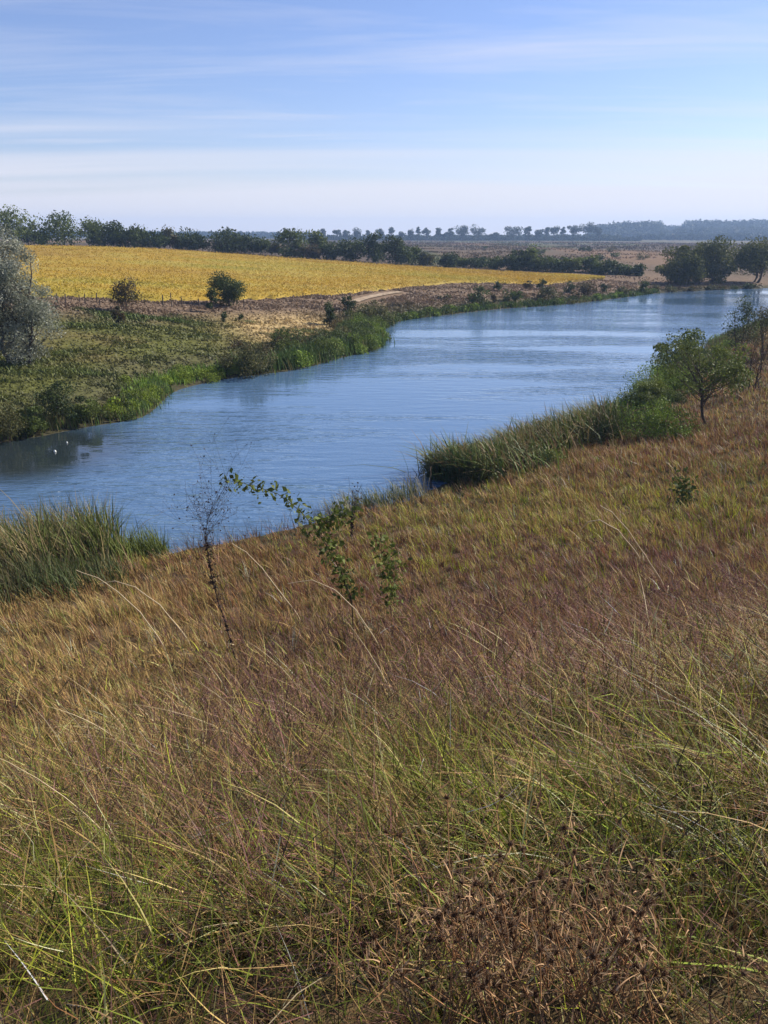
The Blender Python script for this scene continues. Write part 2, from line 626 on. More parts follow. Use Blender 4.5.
# ------------------------------------------------------------------ ripe field on the far rise
low_e = [(36, 297), (130, 301), (200, 301), (250, 300), (330, 296), (400, 289), (450, 284), (500, 284), (545, 285), (600, 280)]
up_e = [(36, 200), (150, 200), (250, 200), (350, 198), (450, 192), (550, 182), (606, 172)]
fpx = np.concatenate([np.linspace(-260, 36, 30)[:-1], np.linspace(36, 606, 150)])
lowY = []
for a, b in low_e:
    lowY.append(at(a, b)[1])
lowY = np.array(lowY)
print('field low', lowY.round(0))
lo = np.interp(fpx, [a for a, b in low_e], lowY) + 2.4 * (vnoise(fpx, fpx * 0, 9, 2) - .5)
up = np.interp(fpx, [a for a, b in up_e], [b for a, b in up_e])
up = np.maximum(up, lo + .5)
ss = np.linspace(0, 1, 60)
fY = lo[:, None] * (1 - ss) + up[:, None] * ss
sl = np.array([ray(a, 262)[0] for a in fpx])
fX = sl[:, None] * fY
fz = terrain(fX.ravel(), fY.ravel())[0] + .38 + .12 * (vnoise(fX.ravel(), fY.ravel(), 1.3, 8) - .5)
edge = np.ones_like(fY); edge[:, 0] = 0; edge[:, -1] = 0; edge[0] = 0; edge[-1] = 0
fz = fz - (1 - edge.ravel()) * .5


def crop_tint(x, y):
    a = fbm(x, y * 1.6, 9, 21); b = fbm(x * .5, y * 1.5, 22, 25)
    c = np.tile([.43, .285, .036], (len(x), 1))
    c = mixc(c, (.45, .34, .060), (a - .45) * 4)
    c = mixc(c, (.33, .28, .035), (b - .50) * 5)
    c = mixc(c, (.37, .24, .04), (.40 - b) * 6)
    return c


k, m = fX.shape
i, j = np.meshgrid(np.arange(k - 1), np.arange(m - 1), indexing='ij')
fq = np.stack([i * m + j, (i + 1) * m + j, (i + 1) * m + j + 1, i * m + j + 1], -1).reshape(-1, 4)
fpx2 = np.repeat(fpx, m)
fv = np.stack([fX.ravel(), fY.ravel(), fz], 1)
tag(raw_mesh('field', fv, fq, crop_tint(fX.ravel(), fY.ravel()), M_CROP, smooth=True), kind='structure')
rng = np.random.default_rng(11)
nC = 95000
ri = rng.integers(0, k - 1, nC); wj = rng.random(nC) ** 1.0
u = rng.random(nC)
cy = (lo[ri] * (1 - wj) + up[ri] * wj) * 1.0
cx = (sl[ri] * (1 - u) + sl[np.minimum(ri + 1, k - 1)] * u) * cy
cz = terrain(cx, cy)[0] + .30 + rng.random(nC) * .28
s = Soup()
cc = crop_tint(cx, cy) * (0.90 + .20 * rng.random((nC, 1)))
leaves(s, np.stack([cx, cy, cz], 1), .15 + .17 * rng.random(nC), cc, rng, .6)
tag(s.build('crop_plants', M_CROP), kind='stuff')

# dirt path at the foot of the field
pp = [(300, 320), (322, 315), (340, 309), (355, 302.5), (368, 298), (385, 294.5), (400, 292.5)]
pts = np.array([at(a, b) for a, b in pp[3:]])
pts = np.hstack([smooth_pl(pts[:, :2], 6)])
dr_ = np.gradient(pts, axis=0); dr_ /= np.linalg.norm(dr_, axis=1)[:, None]
nr_ = np.stack([-dr_[:, 1], dr_[:, 0]], 1)
pv = []
for off in (-1, 0, 1):
    q_ = pts + nr_ * off * .5
    pv.append(np.stack([q_[:, 0], q_[:, 1], terrain(q_[:, 0], q_[:, 1])[0] + .12], 1))
pv = np.stack(pv, 1)
n_ = len(pts)
i, j = np.meshgrid(np.arange(n_ - 1), np.arange(2), indexing='ij')
pq = np.stack([i * 3 + j, i * 3 + j + 1, (i + 1) * 3 + j + 1, (i + 1) * 3 + j], -1).reshape(-1, 4)
tag(raw_mesh('path', pv.reshape(-1, 3), pq, np.tile([.28, .215, .15], (n_ * 3, 1)), M_GROUND, smooth=True), kind='structure')

# ------------------------------------------------------------------ trees and shrubs
PAL = {
    'dark':   [(.032, .050, .016), (.046, .066, .018), (.058, .078, .022)],
    'mid':    [(.058, .082, .020), (.082, .108, .024), (.066, .088, .022)],
    'light':  [(.100, .130, .028), (.125, .148, .032), (.085, .108, .026)],
    'fresh':  [(.125, .185, .024), (.170, .230, .028), (.100, .150, .024)],
    'lime':   [(.170, .225, .024), (.215, .265, .030), (.120, .165, .022)],
    'silver': [(.270, .285, .220), (.380, .385, .315), (.150, .165, .110), (.215, .225, .165)],
    'brown':  [(.085, .062, .028), (.110, .080, .036), (.066, .062, .024)],
    'olive':  [(.085, .085, .028), (.110, .100, .036), (.068, .072, .026)],
    'willow': [(.060, .072, .018), (.084, .094, .020), (.125, .130, .026)],
    'bare':   [(.120, .085, .065), (.095, .070, .055)],
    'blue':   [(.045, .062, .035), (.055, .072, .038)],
}
BARK = (.075, .058, .045)


def tree(name, label, cat, base, hgt, wid, pal, seed, group=None, n=700, leaf=.3, clumps=16, foot=.25, top=1.0, taper=.5,
         trunk_r=None, stems=1, lean=(0, 0), aspect=.55, droop=0., clump_r=.23, twigs=0, stem_part='trunk', crown_part='crown', bark=BARK, depth=1.0, fill=.55, label_parts=None):
    """tapered trunk(s) with limbs to every clump, crown of loose leaf clumps"""
    rng = np.random.default_rng(seed)
    root = empty(name, base)
    tag(root, label, cat, group)
    tr = trunk_r or max(.03, hgt * .022)
    # clump centres: uneven, mostly towards the outside of the crown
    cen = []
    z0, z1 = hgt * foot, hgt * top
    sk = rng.random(8) * .5 + .75
    while len(cen) < clumps:
        v = rng.normal(size=3); v /= np.linalg.norm(v)
        v *= rng.random() ** (1 / 3 * fill * 2)
        f = (v[2] + 1) / 2
        wz = 1 - taper * max(0, f * 2 - 1) ** 1.5 * .6 - .25 * max(0, .5 - f)
        s_ = sk[int((math.atan2(v[1], v[0]) / (2 * pi) + .5) * 8) % 8]
        c = np.array([v[0] * wid / 2 * wz * s_, v[1] * wid / 2 * wz * s_ * depth, z0 + (z1 - z0) * f])
        c[0] += lean[0] * f; c[1] += lean[1] * f
        cen.append(c)
    cen = np.array(cen)
    cen[:, :2] *= (1 - clump_r * .75); cen[:, 2] = z0 + (cen[:, 2] - z0) * (1 - clump_r * .35)
    # wood
    ws = Soup()
    lowz = min(z0, hgt * .3)
    for k_ in range(stems):
        a = rng.random() * 6.28
        sp_ = (wid * .10 * (stems > 1))
        b0 = np.array([cos(a) * sp_, sin(a) * sp_ * depth, -.15])
        e0 = np.array([lean[0] * .6 + cos(a) * sp_ * 2.5, lean[1] * .6 + sin(a) * sp_ * 2.5, hgt * .78])
        tt = np.linspace(0, 1, 7)[:, None]
        P = b0 * (1 - tt) + e0 * tt
        P[1:, :2] += rng.normal(size=(6, 2)) * hgt * .018
        R = tr / math.sqrt(stems) * (1 - .8 * tt[:, 0]); R[0] *= 1.25
        tube(ws, P, R, np.array(bark) * (0.8 + .4 * rng.random()), 7)
        mine = cen[k_::stems]
        for c in mine:
            f = np.clip((c[2] / (hgt * .78)) * (.45 + .25 * rng.random()), .08, .92)
            s0 = b0 * (1 - f) + e0 * f
            mid = (s0 + c) / 2 + np.array([0, 0, -.05 * hgt]) + rng.normal(size=3) * hgt * .02
            tq = np.linspace(0, 1, 5)[:, None]
            B = s0 * (1 - tq) ** 2 + 2 * mid * tq * (1 - tq) + c * tq ** 2
            r0 = tr * .42 * (1 - f * .5) / math.sqrt(stems)
            tube(ws, B, np.linspace(r0, r0 * .25, 5), np.array(bark), 5)
            for _ in range(twigs):
                d = rng.normal(size=3); d[2] = abs(d[2]) * 1.2; d /= np.linalg.norm(d)
                e = c + d * wid * clump_r * (.6 + .9 * rng.random())
                st = B[rng.integers(2, 5)]
                tube(ws, np.array([st, (st + e) / 2 + rng.normal(size=3) * .02 * hgt, e]), [r0 * .35, r0 * .2, r0 * .06], np.array(bark) * 1.15, 3)
    ws.build(stem_part, M_BARK, root, smooth=True)
    # leaves
    if n > 0:
        ci = rng.integers(0, clumps, n)
        v = rng.normal(size=(n, 3)); v /= np.linalg.norm(v, axis=1)[:, None]
        cs = (.6 + .8 * rng.random(clumps))
        rr = (rng.random(n) ** .45 * wid * clump_r * cs[ci])[:, None]
        P = cen[ci] + v * rr * np.array([1, 1, .72])
        P[:, 2] = np.maximum(P[:, 2], .03)
        pal_ = np.array(PAL[pal])
        cc_ = pal_[(ci + (rng.random(n) < .3) * rng.integers(0, 9, n)) % len(pal_)]
        tone = .82 + .36 * rng.random(clumps)
        cc_ = cc_ * tone[ci][:, None] * (.75 + .5 * rng.random((n, 1)))
        ls = Soup()
        leaves(ls, P, leaf * (.6 + .8 * rng.random(n)), cc_, rng, aspect, droop)
        ls.build(crown_part, M_LEAF, root)
    return root


def put(name, label, cat, px, py_or_Y, top_y, wpx, pal, seed, far=False, **kw):
    """stand a plant on the ground; height and width measured where it stands"""
    P = on(px, py_or_Y) if far else at(px, py_or_Y)
    Y = P[1]
    hgt = top_z(px, top_y, Y) - P[2]
    wid = wpx * math.hypot(*P[:2]) / F * 1.02
    if hgt < .2:
        print('low', label, hgt, P)
        hgt = .3
    px_m = Y / F
    kw.setdefault('leaf', px_m * 2.2)
    lf = kw['leaf']
    kw.setdefault('n', int(np.clip(4.5 * hgt * wid / (lf * lf * .5), 200, 14000)))
    return tree(name, label, cat, P, hgt, wid, pal, seed, **kw)


# big silver-leaved tree
put('silver_tree', 'big silver-grey leaved tree standing on the green far bank at the left edge', 'tree', 18, 366, 226, 100, 'silver', 1,
    n=42000, leaf=.165, clumps=95, foot=.06, taper=.6, trunk_r=.17, aspect=.32, clump_r=.125, stems=2, fill=.75)

# hedgerow behind the field: px, top, width, palette, kind of label
HEDGE = [
    (8, 208, 34, 'light', 'tall pale-green tree above the silver tree at the end of the field hedgerow'),
    (28, 221, 18, 'dark', 'dark tree tucked beside the tall pale one in the field hedgerow'),
    (41, 229, 12, 'mid', 'small low tree filling the dip left of the broad domed tree'),
    (64, 215, 44, 'mid', 'broad domed tree with a feathery top behind the field corner'),
    (93, 219, 18, 'light', 'thin pale airy tree rising right of the broad domed tree'),
    (103, 222, 22, 'mid', 'rounded mid-green tree in front of the pale airy tree'),
    (120, 222, 26, 'dark', 'very dark dense tree standing tallest in the middle of the left hedgerow'),
    (139, 228, 24, 'mid', 'mid-green tree right of the very dark dense hedgerow tree'),
    (155, 230, 20, 'dark', 'low dark tree left of the one with the slanted top'),
    (169, 228, 16, 'olive', 'hedgerow tree whose slanted tip sticks out to the right'),
    (177, 235, 12, 'brown', 'thin brownish tree in the gap of the field hedgerow'),
    (193, 232, 28, 'dark', 'dark wedge-shaped bush alone between two gaps of the hedgerow'),
    (224, 230, 32, 'dark', 'rounded dark bush with a thin spike on top behind the field'),
    (246, 235, 24, 'dark', 'low dark bush right of the one with the spike'),
    (263, 238, 20, 'mid', 'last low bush before the tall square-topped tree behind the field'),
    (276, 242, 12, 'olive', 'small olive bush at the left foot of the tall square-topped tree'),
    (289, 226, 26, 'mid', 'tall square-topped green tree standing out above the field hedge'),
    (301, 242, 14, 'olive', 'small bush in the gap right of the square-topped tree'),
    (316, 227, 18, 'light', 'slender light-green tree between the square-topped tree and the big bush'),
    (313, 244, 16, 'brown', 'brownish bush at the foot of the slender light-green tree'),
    (332, 241, 24, 'dark', 'left half of the big dark bush clump behind the field'),
    (350, 238, 28, 'dark', 'right and higher bush of the big dark clump behind the field'),
    (375, 233, 26, 'dark', 'dark tree with a bumpy crown in front of the far blue row'),
    (394, 235, 26, 'dark', 'dark tree right beside the bumpy-crowned one'),
    (408, 245, 22, 'mid', 'green bush on the right shoulder of the dark pair of trees'),
    (427, 252, 18, 'olive', 'low olive bush at the start of the thin hedge'),
    (449, 255, 20, 'dark', 'dark round bush in the thin part of the hedge'),
    (464, 258, 14, 'light', 'light-green bush in the thin part of the hedge'),
    (480, 258, 20, 'dark', 'low dark bush right of the light-green one in the thin hedge'),
    (497, 258, 18, 'mid', 'mid-green bush where the hedge thickens again'),
    (518, 247, 14, 'dark', 'small dark tree standing taller behind the right hedge'),
    (513, 257, 22, 'dark', 'dark bush below the small taller tree in the right hedge'),
    (534, 255, 26, 'dark', 'wide dark bush in the middle of the right hedge'),
    (532, 245, 16, 'light', 'light-green tree behind the wide dark bush of the right hedge'),
    (554, 258, 20, 'mid', 'mid-green bush right of the wide dark one'),
    (572, 258, 20, 'light', 'light yellowish bush above the tip of the field'),
    (590, 254, 20, 'light', 'taller pale-green bush near the tip of the field'),
    (600, 262, 18, 'mid', 'grey-green round bush right behind the tip of the field'),
    (614, 260, 18, 'dark', 'dark bush just past the tip of the field'),
    (628, 265, 18, 'mid', 'low green bush on the brown ground past the field tip'),
    (640, 265, 14, 'dark', 'dark round bush on the brown ground left of the big willow'),
]
rg = np.random.default_rng(5)
for q_, (px, ty, w_, pal, lab) in enumerate(HEDGE):
    Y = float(np.interp(px, [36, 250, 350, 450, 550, 640], [207, 208, 206, 201, 192, 186])) + rg.random() * 5 + (12 if ty < 232 and w_ < 20 else 0)
    bush = ty > 234
    put('hedge_bush' if bush else 'hedge_tree', lab, 'bush' if bush else 'tree', px, Y, ty, w_ * (1.35 if px < 205 else 1.15), pal, 100 + q_, far=True, group='trees and bushes of the hedge behind the yellow field',
        leaf=.55 if not bush else .5, clumps=20, foot=.05 if bush else (.12 if pal == 'light' else .04), stems=3 if bush else 1, clump_r=.24, stem_part='stem' if bush else 'trunk',
        crown_part='foliage' if bush else 'crown', n=int(np.clip(w_ * 75, 900, 2600)))

# far blue row
FAR = [(322, 231, 8), (337, 230, 10), (346, 230, 7), (357, 230, 8), (368, 231, 5), (380, 229, 8), (391, 229, 6), (402, 233, 6), (411, 229, 8), (418, 227, 6), (426, 228, 9), (438, 229, 8), (444, 232, 5), (450, 228, 8), (463, 227, 16), (478, 226, 13),
       (495, 233, 8), (513, 226, 15), (528, 226, 8), (538, 227, 9), (546, 226, 6), (554, 226, 9), (563, 228, 7), (573, 225, 13), (587, 224, 13), (599, 227, 9)]
ORD = 'first second third fourth fifth sixth seventh eighth ninth tenth eleventh twelfth thirteenth fourteenth fifteenth sixteenth seventeenth eighteenth nineteenth twentieth twenty-first twenty-second twenty-third twenty-fourth twenty-fifth twenty-sixth'.split()
for q_, (px, ty, w_) in enumerate(FAR):
    look = 'wide-crowned' if w_ > 12 else ('slim' if w_ < 7 else 'round-headed')
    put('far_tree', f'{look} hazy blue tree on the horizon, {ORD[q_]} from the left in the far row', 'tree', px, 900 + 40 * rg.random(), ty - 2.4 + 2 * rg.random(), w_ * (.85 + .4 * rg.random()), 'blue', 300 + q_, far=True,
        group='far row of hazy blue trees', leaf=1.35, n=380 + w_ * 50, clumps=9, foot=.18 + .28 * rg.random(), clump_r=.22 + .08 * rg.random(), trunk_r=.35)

# far woods that read as one mass
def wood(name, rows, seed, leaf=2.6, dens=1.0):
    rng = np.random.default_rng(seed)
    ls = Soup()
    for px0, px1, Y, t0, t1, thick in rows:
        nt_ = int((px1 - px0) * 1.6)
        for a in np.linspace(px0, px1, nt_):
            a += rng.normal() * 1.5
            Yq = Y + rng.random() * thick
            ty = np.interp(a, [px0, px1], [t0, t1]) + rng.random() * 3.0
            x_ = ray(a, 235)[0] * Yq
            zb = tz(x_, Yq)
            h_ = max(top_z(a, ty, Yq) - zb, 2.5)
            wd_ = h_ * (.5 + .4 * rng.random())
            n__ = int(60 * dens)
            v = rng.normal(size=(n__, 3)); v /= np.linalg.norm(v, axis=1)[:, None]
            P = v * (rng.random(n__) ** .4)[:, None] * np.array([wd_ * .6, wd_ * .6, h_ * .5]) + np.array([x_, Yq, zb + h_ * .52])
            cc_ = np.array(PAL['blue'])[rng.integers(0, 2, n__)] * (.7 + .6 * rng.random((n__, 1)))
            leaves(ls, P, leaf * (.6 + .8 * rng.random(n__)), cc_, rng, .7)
    return tag(ls.build(name, M_LEAF), kind='stuff')


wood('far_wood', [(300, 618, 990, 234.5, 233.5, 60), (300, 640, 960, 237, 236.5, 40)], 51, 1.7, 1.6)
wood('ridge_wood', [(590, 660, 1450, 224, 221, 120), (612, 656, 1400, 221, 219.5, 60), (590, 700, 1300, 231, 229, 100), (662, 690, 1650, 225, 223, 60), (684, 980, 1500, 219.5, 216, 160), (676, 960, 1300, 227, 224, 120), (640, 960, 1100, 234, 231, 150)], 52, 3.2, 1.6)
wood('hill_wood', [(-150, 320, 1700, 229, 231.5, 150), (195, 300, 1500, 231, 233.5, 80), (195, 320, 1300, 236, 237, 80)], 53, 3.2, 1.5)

# willows on the dam
put('willow_tree', 'big dark willow on the dam, the tallest tree at the end of the water', 'tree', 712, 174, 235, 58, 'willow', 21, far=True, n=13000, leaf=.40, clumps=46, foot=.0, trunk_r=.3, stems=3, clump_r=.15, taper=.5, fill=.75)
put('willow_tree', 'lower spreading willow leaning left, joined to the tallest one on the dam', 'tree', 687, 171, 242, 52, 'willow', 24, far=True, n=11000, leaf=.40, clumps=40, foot=.02, trunk_r=.25, stems=3, clump_r=.15, taper=.4, fill=.75)
put('willow_tree', 'willow at the right edge of the dam, with its forked trunk showing below the crown', 'tree', 757, 176, 241, 56, 'willow', 22, far=True, n=9000, leaf=.42, clumps=34, foot=.34, trunk_r=.34, stems=2, clump_r=.18)
put('willow_bush', 'small dark bush by the water at the left foot of the big willow', 'bush', 676, 170, 284, 18, 'brown', 23, far=True, clumps=8, foot=0, stems=3, stem_part='stem', crown_part='foliage')

# bushes on the brown strip between field and water
STRIP = [
    (498, 291, 279, 9, 'dark', 'small dark round bush at the lower edge of the field, leftmost there'),
    (478, 305, 287, 22, 'mid', 'rounded green bush on the brown bank, biggest and leftmost of the strip'),
    (511, 303, 287, 20, 'mid', 'second rounded green bush on the brown bank'),
    (494, 303, 294, 9, 'brown', 'little brown shrub between the two rounded green bushes'),
    (529, 291, 280, 11, 'brown', 'brownish bush at the field edge, left one of a pair'),
    (542, 290, 279, 10, 'dark', 'dark bush at the field edge, right one of a pair'),
    (550, 301, 288, 22, 'olive', 'wide olive bush low on the brown bank'),
    (569, 293, 281, 12, 'dark', 'dark bush below the thin end of the field'),
    (586, 298, 282, 22, 'brown', 'brown-green wide bush near the thin end of the field'),
    (576, 301, 290, 10, 'brown', 'small brown shrub left of the wide brown-green bush'),
    (604, 292, 281, 8, 'dark', 'tiny dark bush right at the tip of the field'),
    (622, 296, 286, 12, 'olive', 'low olive bush near the water past the field tip'),
    (643, 294, 281, 13, 'mid', 'green bush by the water between the field tip and the willow'),
    (655, 291, 283, 12, 'brown', 'brown shrub by the pale ground left of the willow'),
]
for q_, (px, by, ty, w_, pal, lab) in enumerate(STRIP):
    put('bank_bush', lab, 'bush', px, by, ty, w_, pal, 400 + q_, group='bushes on the brown strip under the field', leaf=.27, clumps=10, foot=.04, stems=3, clump_r=.25, stem_part='stem', crown_part='foliage')

for q_ in range(16):
    px = 560 + 125 * rg.random() if q_ < 11 else 440 + 120 * rg.random()
    Y = 225 + 190 * rg.random()
    b_ = on(px, Y)
    h_ = .9 + 1.3 * rg.random()
    tree('steppe_bush', 'small dark bush dotted on the brown steppe beyond the hedge', 'bush', b_, h_, h_ * (1.3 + .9 * rg.random()), ['olive', 'dark', 'mid'][q_ % 3], 600 + q_, group='small bushes dotted over the steppe', n=260, leaf=.42, clumps=8, foot=0, stems=2, clump_r=.27, stem_part='stem', crown_part='foliage')

# far left bank: lone trees and shrubs
put('small_tree', 'bushy small brown-green tree below the yellow field, left of the fence posts', 'tree', 127, 312, 279, 32, 'brown', 31, n=1500, leaf=.2, clumps=18, foot=.22, stems=3, trunk_r=.08)
put('dark_shrub', 'narrow dark shrub just below the small brown-green tree', 'shrub', 119, 327, 304, 12, 'brown', 32, leaf=.15, clumps=8, foot=.05, stems=3, stem_part='stem', crown_part='foliage')
put('round_tree', 'round dense dark-green tree in front of the yellow field', 'tree', 229, 306, 271, 34, 'dark', 33, n=5200, leaf=.19, clumps=20, foot=.06, trunk_r=.09, clump_r=.27, taper=.2)
put('thin_tree', 'thin loose tree standing left of the round dark-green tree', 'tree', 212, 312, 284, 14, 'dark', 34, leaf=.17, clumps=9, foot=.15)
put('dark_shrub', 'small compact dark shrub below the round tree', 'shrub', 225, 322, 311, 10, 'dark', 35, leaf=.14, clumps=8, foot=0., stems=3, stem_part='stem', crown_part='foliage')
put('dark_shrub', 'very small dark shrub right of the compact one, by the pale bare patch', 'shrub', 243, 321, 314, 8, 'dark', 36, leaf=.14, clumps=6, foot=0., stems=3, stem_part='stem', crown_part='foliage')
put('thin_tree', 'slim dark upright little tree on the straw-coloured slope near the bend', 'tree', 330, 325, 296, 15, 'dark', 37, leaf=.18, clumps=12, foot=.08, taper=.8)
put('dark_shrub', 'dark shrub right of the slim upright tree, next to the dirt path', 'shrub', 347, 311, 294, 18, 'dark', 38, leaf=.2, clumps=10, foot=.02, stems=3, stem_part='stem', crown_part='foliage')
put('bank_bush', 'grey-green low bush behind the reeds at the bend', 'bush', 371, 325, 303, 42, 'olive', 39, leaf=.2, clumps=14, foot=0, stems=4, stem_part='stem', crown_part='foliage')
put('bank_bush', 'dark bush half way down the slope above the grey reed-covered bank', 'bush', 290, 347, 329, 40, 'mid', 40, leaf=.17, clumps=14, foot=0, stems=4, stem_part='stem', crown_part='foliage')
put('bank_bush', 'brown low shrub above the grey-topped waterside bush', 'bush', 240, 350, 338, 24, 'brown', 41, leaf=.16, clumps=9, foot=0, stems=4, stem_part='stem', crown_part='foliage')
put('waterside_bush', 'wide waterside bush with dark shaded front and grey-tipped top', 'bush', 252, 376, 346, 62, 'olive', 42, n=3600, leaf=.15, clumps=26, foot=0, stems=5, stem_part='stem', crown_part='foliage', clump_r=.15)
put('waterside_bush', 'dark rounded bush on the bank below the silver tree, highest by the water', 'bush', 62, 424, 379, 46, 'dark', 43, n=3500, leaf=.11, clumps=24, foot=0.02, stems=4, stem_part='stem', crown_part='foliage', clump_r=.18)
put('waterside_bush', 'grey-green bush at the very left edge of the far waterline', 'bush', 8, 440, 405, 50, 'olive', 44, n=3000, leaf=.10, clumps=22, foot=0, stems=4, stem_part='stem', crown_part='foliage', clump_r=.17)
put('waterside_bush', 'low green bush between the two darker waterside bushes', 'bush', 36, 436, 407, 34, 'mid', 45, n=2200, leaf=.10, clumps=16, foot=0, stems=4, stem_part='stem', crown_part='foliage', clump_r=.18)
put('waterside_bush', 'light-green leafy bush right of the dark rounded waterside bush', 'bush', 90, 422, 394, 34, 'light', 46, n=2200, leaf=.11, clumps=16, foot=0, stems=4, stem_part='stem', crown_part='foliage', clump_r=.18)

# fence posts along the field edge
POSTS = [(58, 305, 291, 'short weathered post nearest the silver tree'), (66, 304, 292, 'second weathered post right of the silver tree'), (80, 303, 293, 'weathered post midway between silver tree and small brown-green tree, left of a pair'),
         (85, 304, 292, 'weathered post midway between silver tree and small brown-green tree, right of a pair'), (97, 303, 291, 'grey post just left of the small brown-green tree'), (145, 305, 297, 'short post just right of the small brown-green tree'),
         (163, 306, 293, 'thick grey post half way between the two lone trees'), (172, 307, 290, 'tallest dark post between the two lone trees'), (182, 307, 296, 'short thin post right of the tallest one'),
         (199, 307, 297, 'thin post left of the thin loose tree'), (244, 308, 297, 'dark post just right of the round dark-green tree'), (100, 307, 298, 'low broken post beside the grey post')]
for q_, (px, by, ty, lab) in enumerate(POSTS):
    P = at(px, by)
    h_ = max(top_z(px, ty, P[1]) - P[2], .5) * .85
    s = Soup()
    r_ = .045 + .02 * rg.random()
    ln_ = rg.normal() * .05
    zz_ = np.array([-.3, 0, h_ * .5, h_ * .96, h_, h_ + .002])
    tube(s, np.stack([zz_ * ln_, zz_ * 0, zz_], 1), [r_ * 1.1, r_ * 1.05, r_, r_ * .95, r_ * .8, .002], (.10, .08, .065), 7)
    ob = s.build('fence_post', M_BARK)
    ob.location = P
    tag(ob, lab, 'post', 'posts along the lower edge of the field')

# ------------------------------------------------------------------ near right bank trees
put('leafy_tree', 'small spreading green tree with a bare leaning trunk on the near right bank', 'tree', 707, 425, 333, 94, 'light', 61, n=9000, leaf=.12, clumps=38, foot=.36, trunk_r=.085, lean=(-1.5, .2), clump_r=.13, twigs=2, fill=.5)
put('bare_shrub', 'leafless brown twiggy shrub right of the spreading green tree', 'shrub', 747, 392, 326, 52, 'bare', 62, n=500, leaf=.07, clumps=26, foot=.25, stems=6, trunk_r=.10, twigs=12, clump_r=.2, stem_part='branches', crown_part='dry_leaves', bark=(.055, .038, .034))
put('dark_sapling', 'dark upright bush rising behind the leafless shrub near the right edge', 'bush', 739, 354, 295, 32, 'dark', 63, n=3200, leaf=.13, clumps=18, foot=.05, stems=3, stem_part='stem', crown_part='foliage')
put('edge_bush', 'olive bush cut by the right edge of the photo above the brown slope', 'bush', 768, 358, 297, 50, 'olive', 64, n=3800, leaf=.12, clumps=20, foot=.1, stems=3, stem_part='stem', crown_part='foliage')
put('shore_bush', 'dense dark-green bush at the water, left of the spreading tree', 'bush', 642, 418, 378, 60, 'light', 65, n=6000, leaf=.10, clumps=24, foot=0, stems=4, stem_part='stem', crown_part='foliage', clump_r=.17)
put('shore_bush', 'bright-green bush behind the dense dark one, topped by stray twigs', 'bush', 662, 398, 350, 74, 'fresh', 66, n=6500, leaf=.11, clumps=24, foot=0, stems=4, stem_part='stem', crown_part='foliage', clump_r=.17)
put('shore_bush', 'low leafy green scrub in front of the spreading tree foot', 'bush', 655, 440, 398, 84, 'fresh', 67, n=6000, leaf=.09, clumps=24, foot=0, stems=5, stem_part='stem', crown_part='foliage', clump_r=.16)

# ------------------------------------------------------------------ reeds
def reed_strip(soup, line, n, wid, h0, h1, wblade, cols, rng, az=pi, lean=.12, inland=0.0, bend=.25):
    """blades scattered along a shore line (world xy points)"""
    P = smooth_pl(np.array(line), 8)
    seg = np.linalg.norm(np.diff(P, axis=0), axis=1)
    cum = np.concatenate([[0], np.cumsum(seg)])
    tt = rng.random(n) * cum[-1]
    bx = np.interp(tt, cum, P[:, 0]); by = np.interp(tt, cum, P[:, 1])
    d = np.gradient(P, axis=0)
    dxx = np.interp(tt, cum, d[:, 0]); dyy = np.interp(tt, cum, d[:, 1])
    ln_ = np.hypot(dxx, dyy)
    o_ = rng.normal(size=n) * wid + inland
    bx = bx - dyy / ln_ * o_; by = by + dxx / ln_ * o_
    bz = np.maximum(terrain(bx, by)[0], -.15)
    cl = fbm(bx, by, 1.8, 31)
    hh = (h0 + (h1 - h0) * rng.random(n)) * (.55 + .9 * np.clip(cl - .1, 0, 1)) * (.72 + .6 * fbm(bx, by, .8, 33))
    cols = np.array(cols)
    ci = np.clip((fbm(bx, by, 3.5, 37) * 1.6 - .3 + rng.normal(size=n) * .22) * len(cols), 0, len(cols) - 1).astype(int)
    c = cols[ci] * (.7 + .6 * rng.random((n, 1)))
    blades(soup, np.stack([bx, by, bz], 1), az + rng.normal(size=n) * 1.0, hh, np.full(n, wblade) * (.7 + .6 * rng.random(n)), np.abs(rng.normal(size=n)) * lean, rng.random(n) * bend, c, c * 1.15, 3, rng)


rng = np.random.default_rng(77)
GR = [(.045, .075, .020), (.060, .105, .024), (.085, .125, .030), (.14, .13, .05)]
BRI = [(.13, .20, .030), (.16, .25, .035), (.10, .16, .030)]
DRY = [(.065, .090, .022), (.19, .145, .06), (.095, .115, .028), (.15, .10, .045), (.08, .108, .024)]


def shore(a, b):
    P0 = [plane0(*p) for p in FAR_PX if a <= p[0] <= b]
    return P0


fr = Soup()
reed_strip(fr, shore(-1, 180), 2500, .4, .4, .7, .06, GR, rng, inland=.8)
reed_strip(fr, shore(150, 245), 1500, .5, .3, .6, .06, BRI, rng, inland=1.2)
reed_strip(fr, shore(238, 400), 4500, .5, .7, 1.2, .09, GR, rng, inland=.9)
reed_strip(fr, shore(396, 665), 5000, .35, .3, .6, .13, GR, rng, inland=.7)
tag(fr.build('bank_reeds', M_BLADE), kind='stuff')


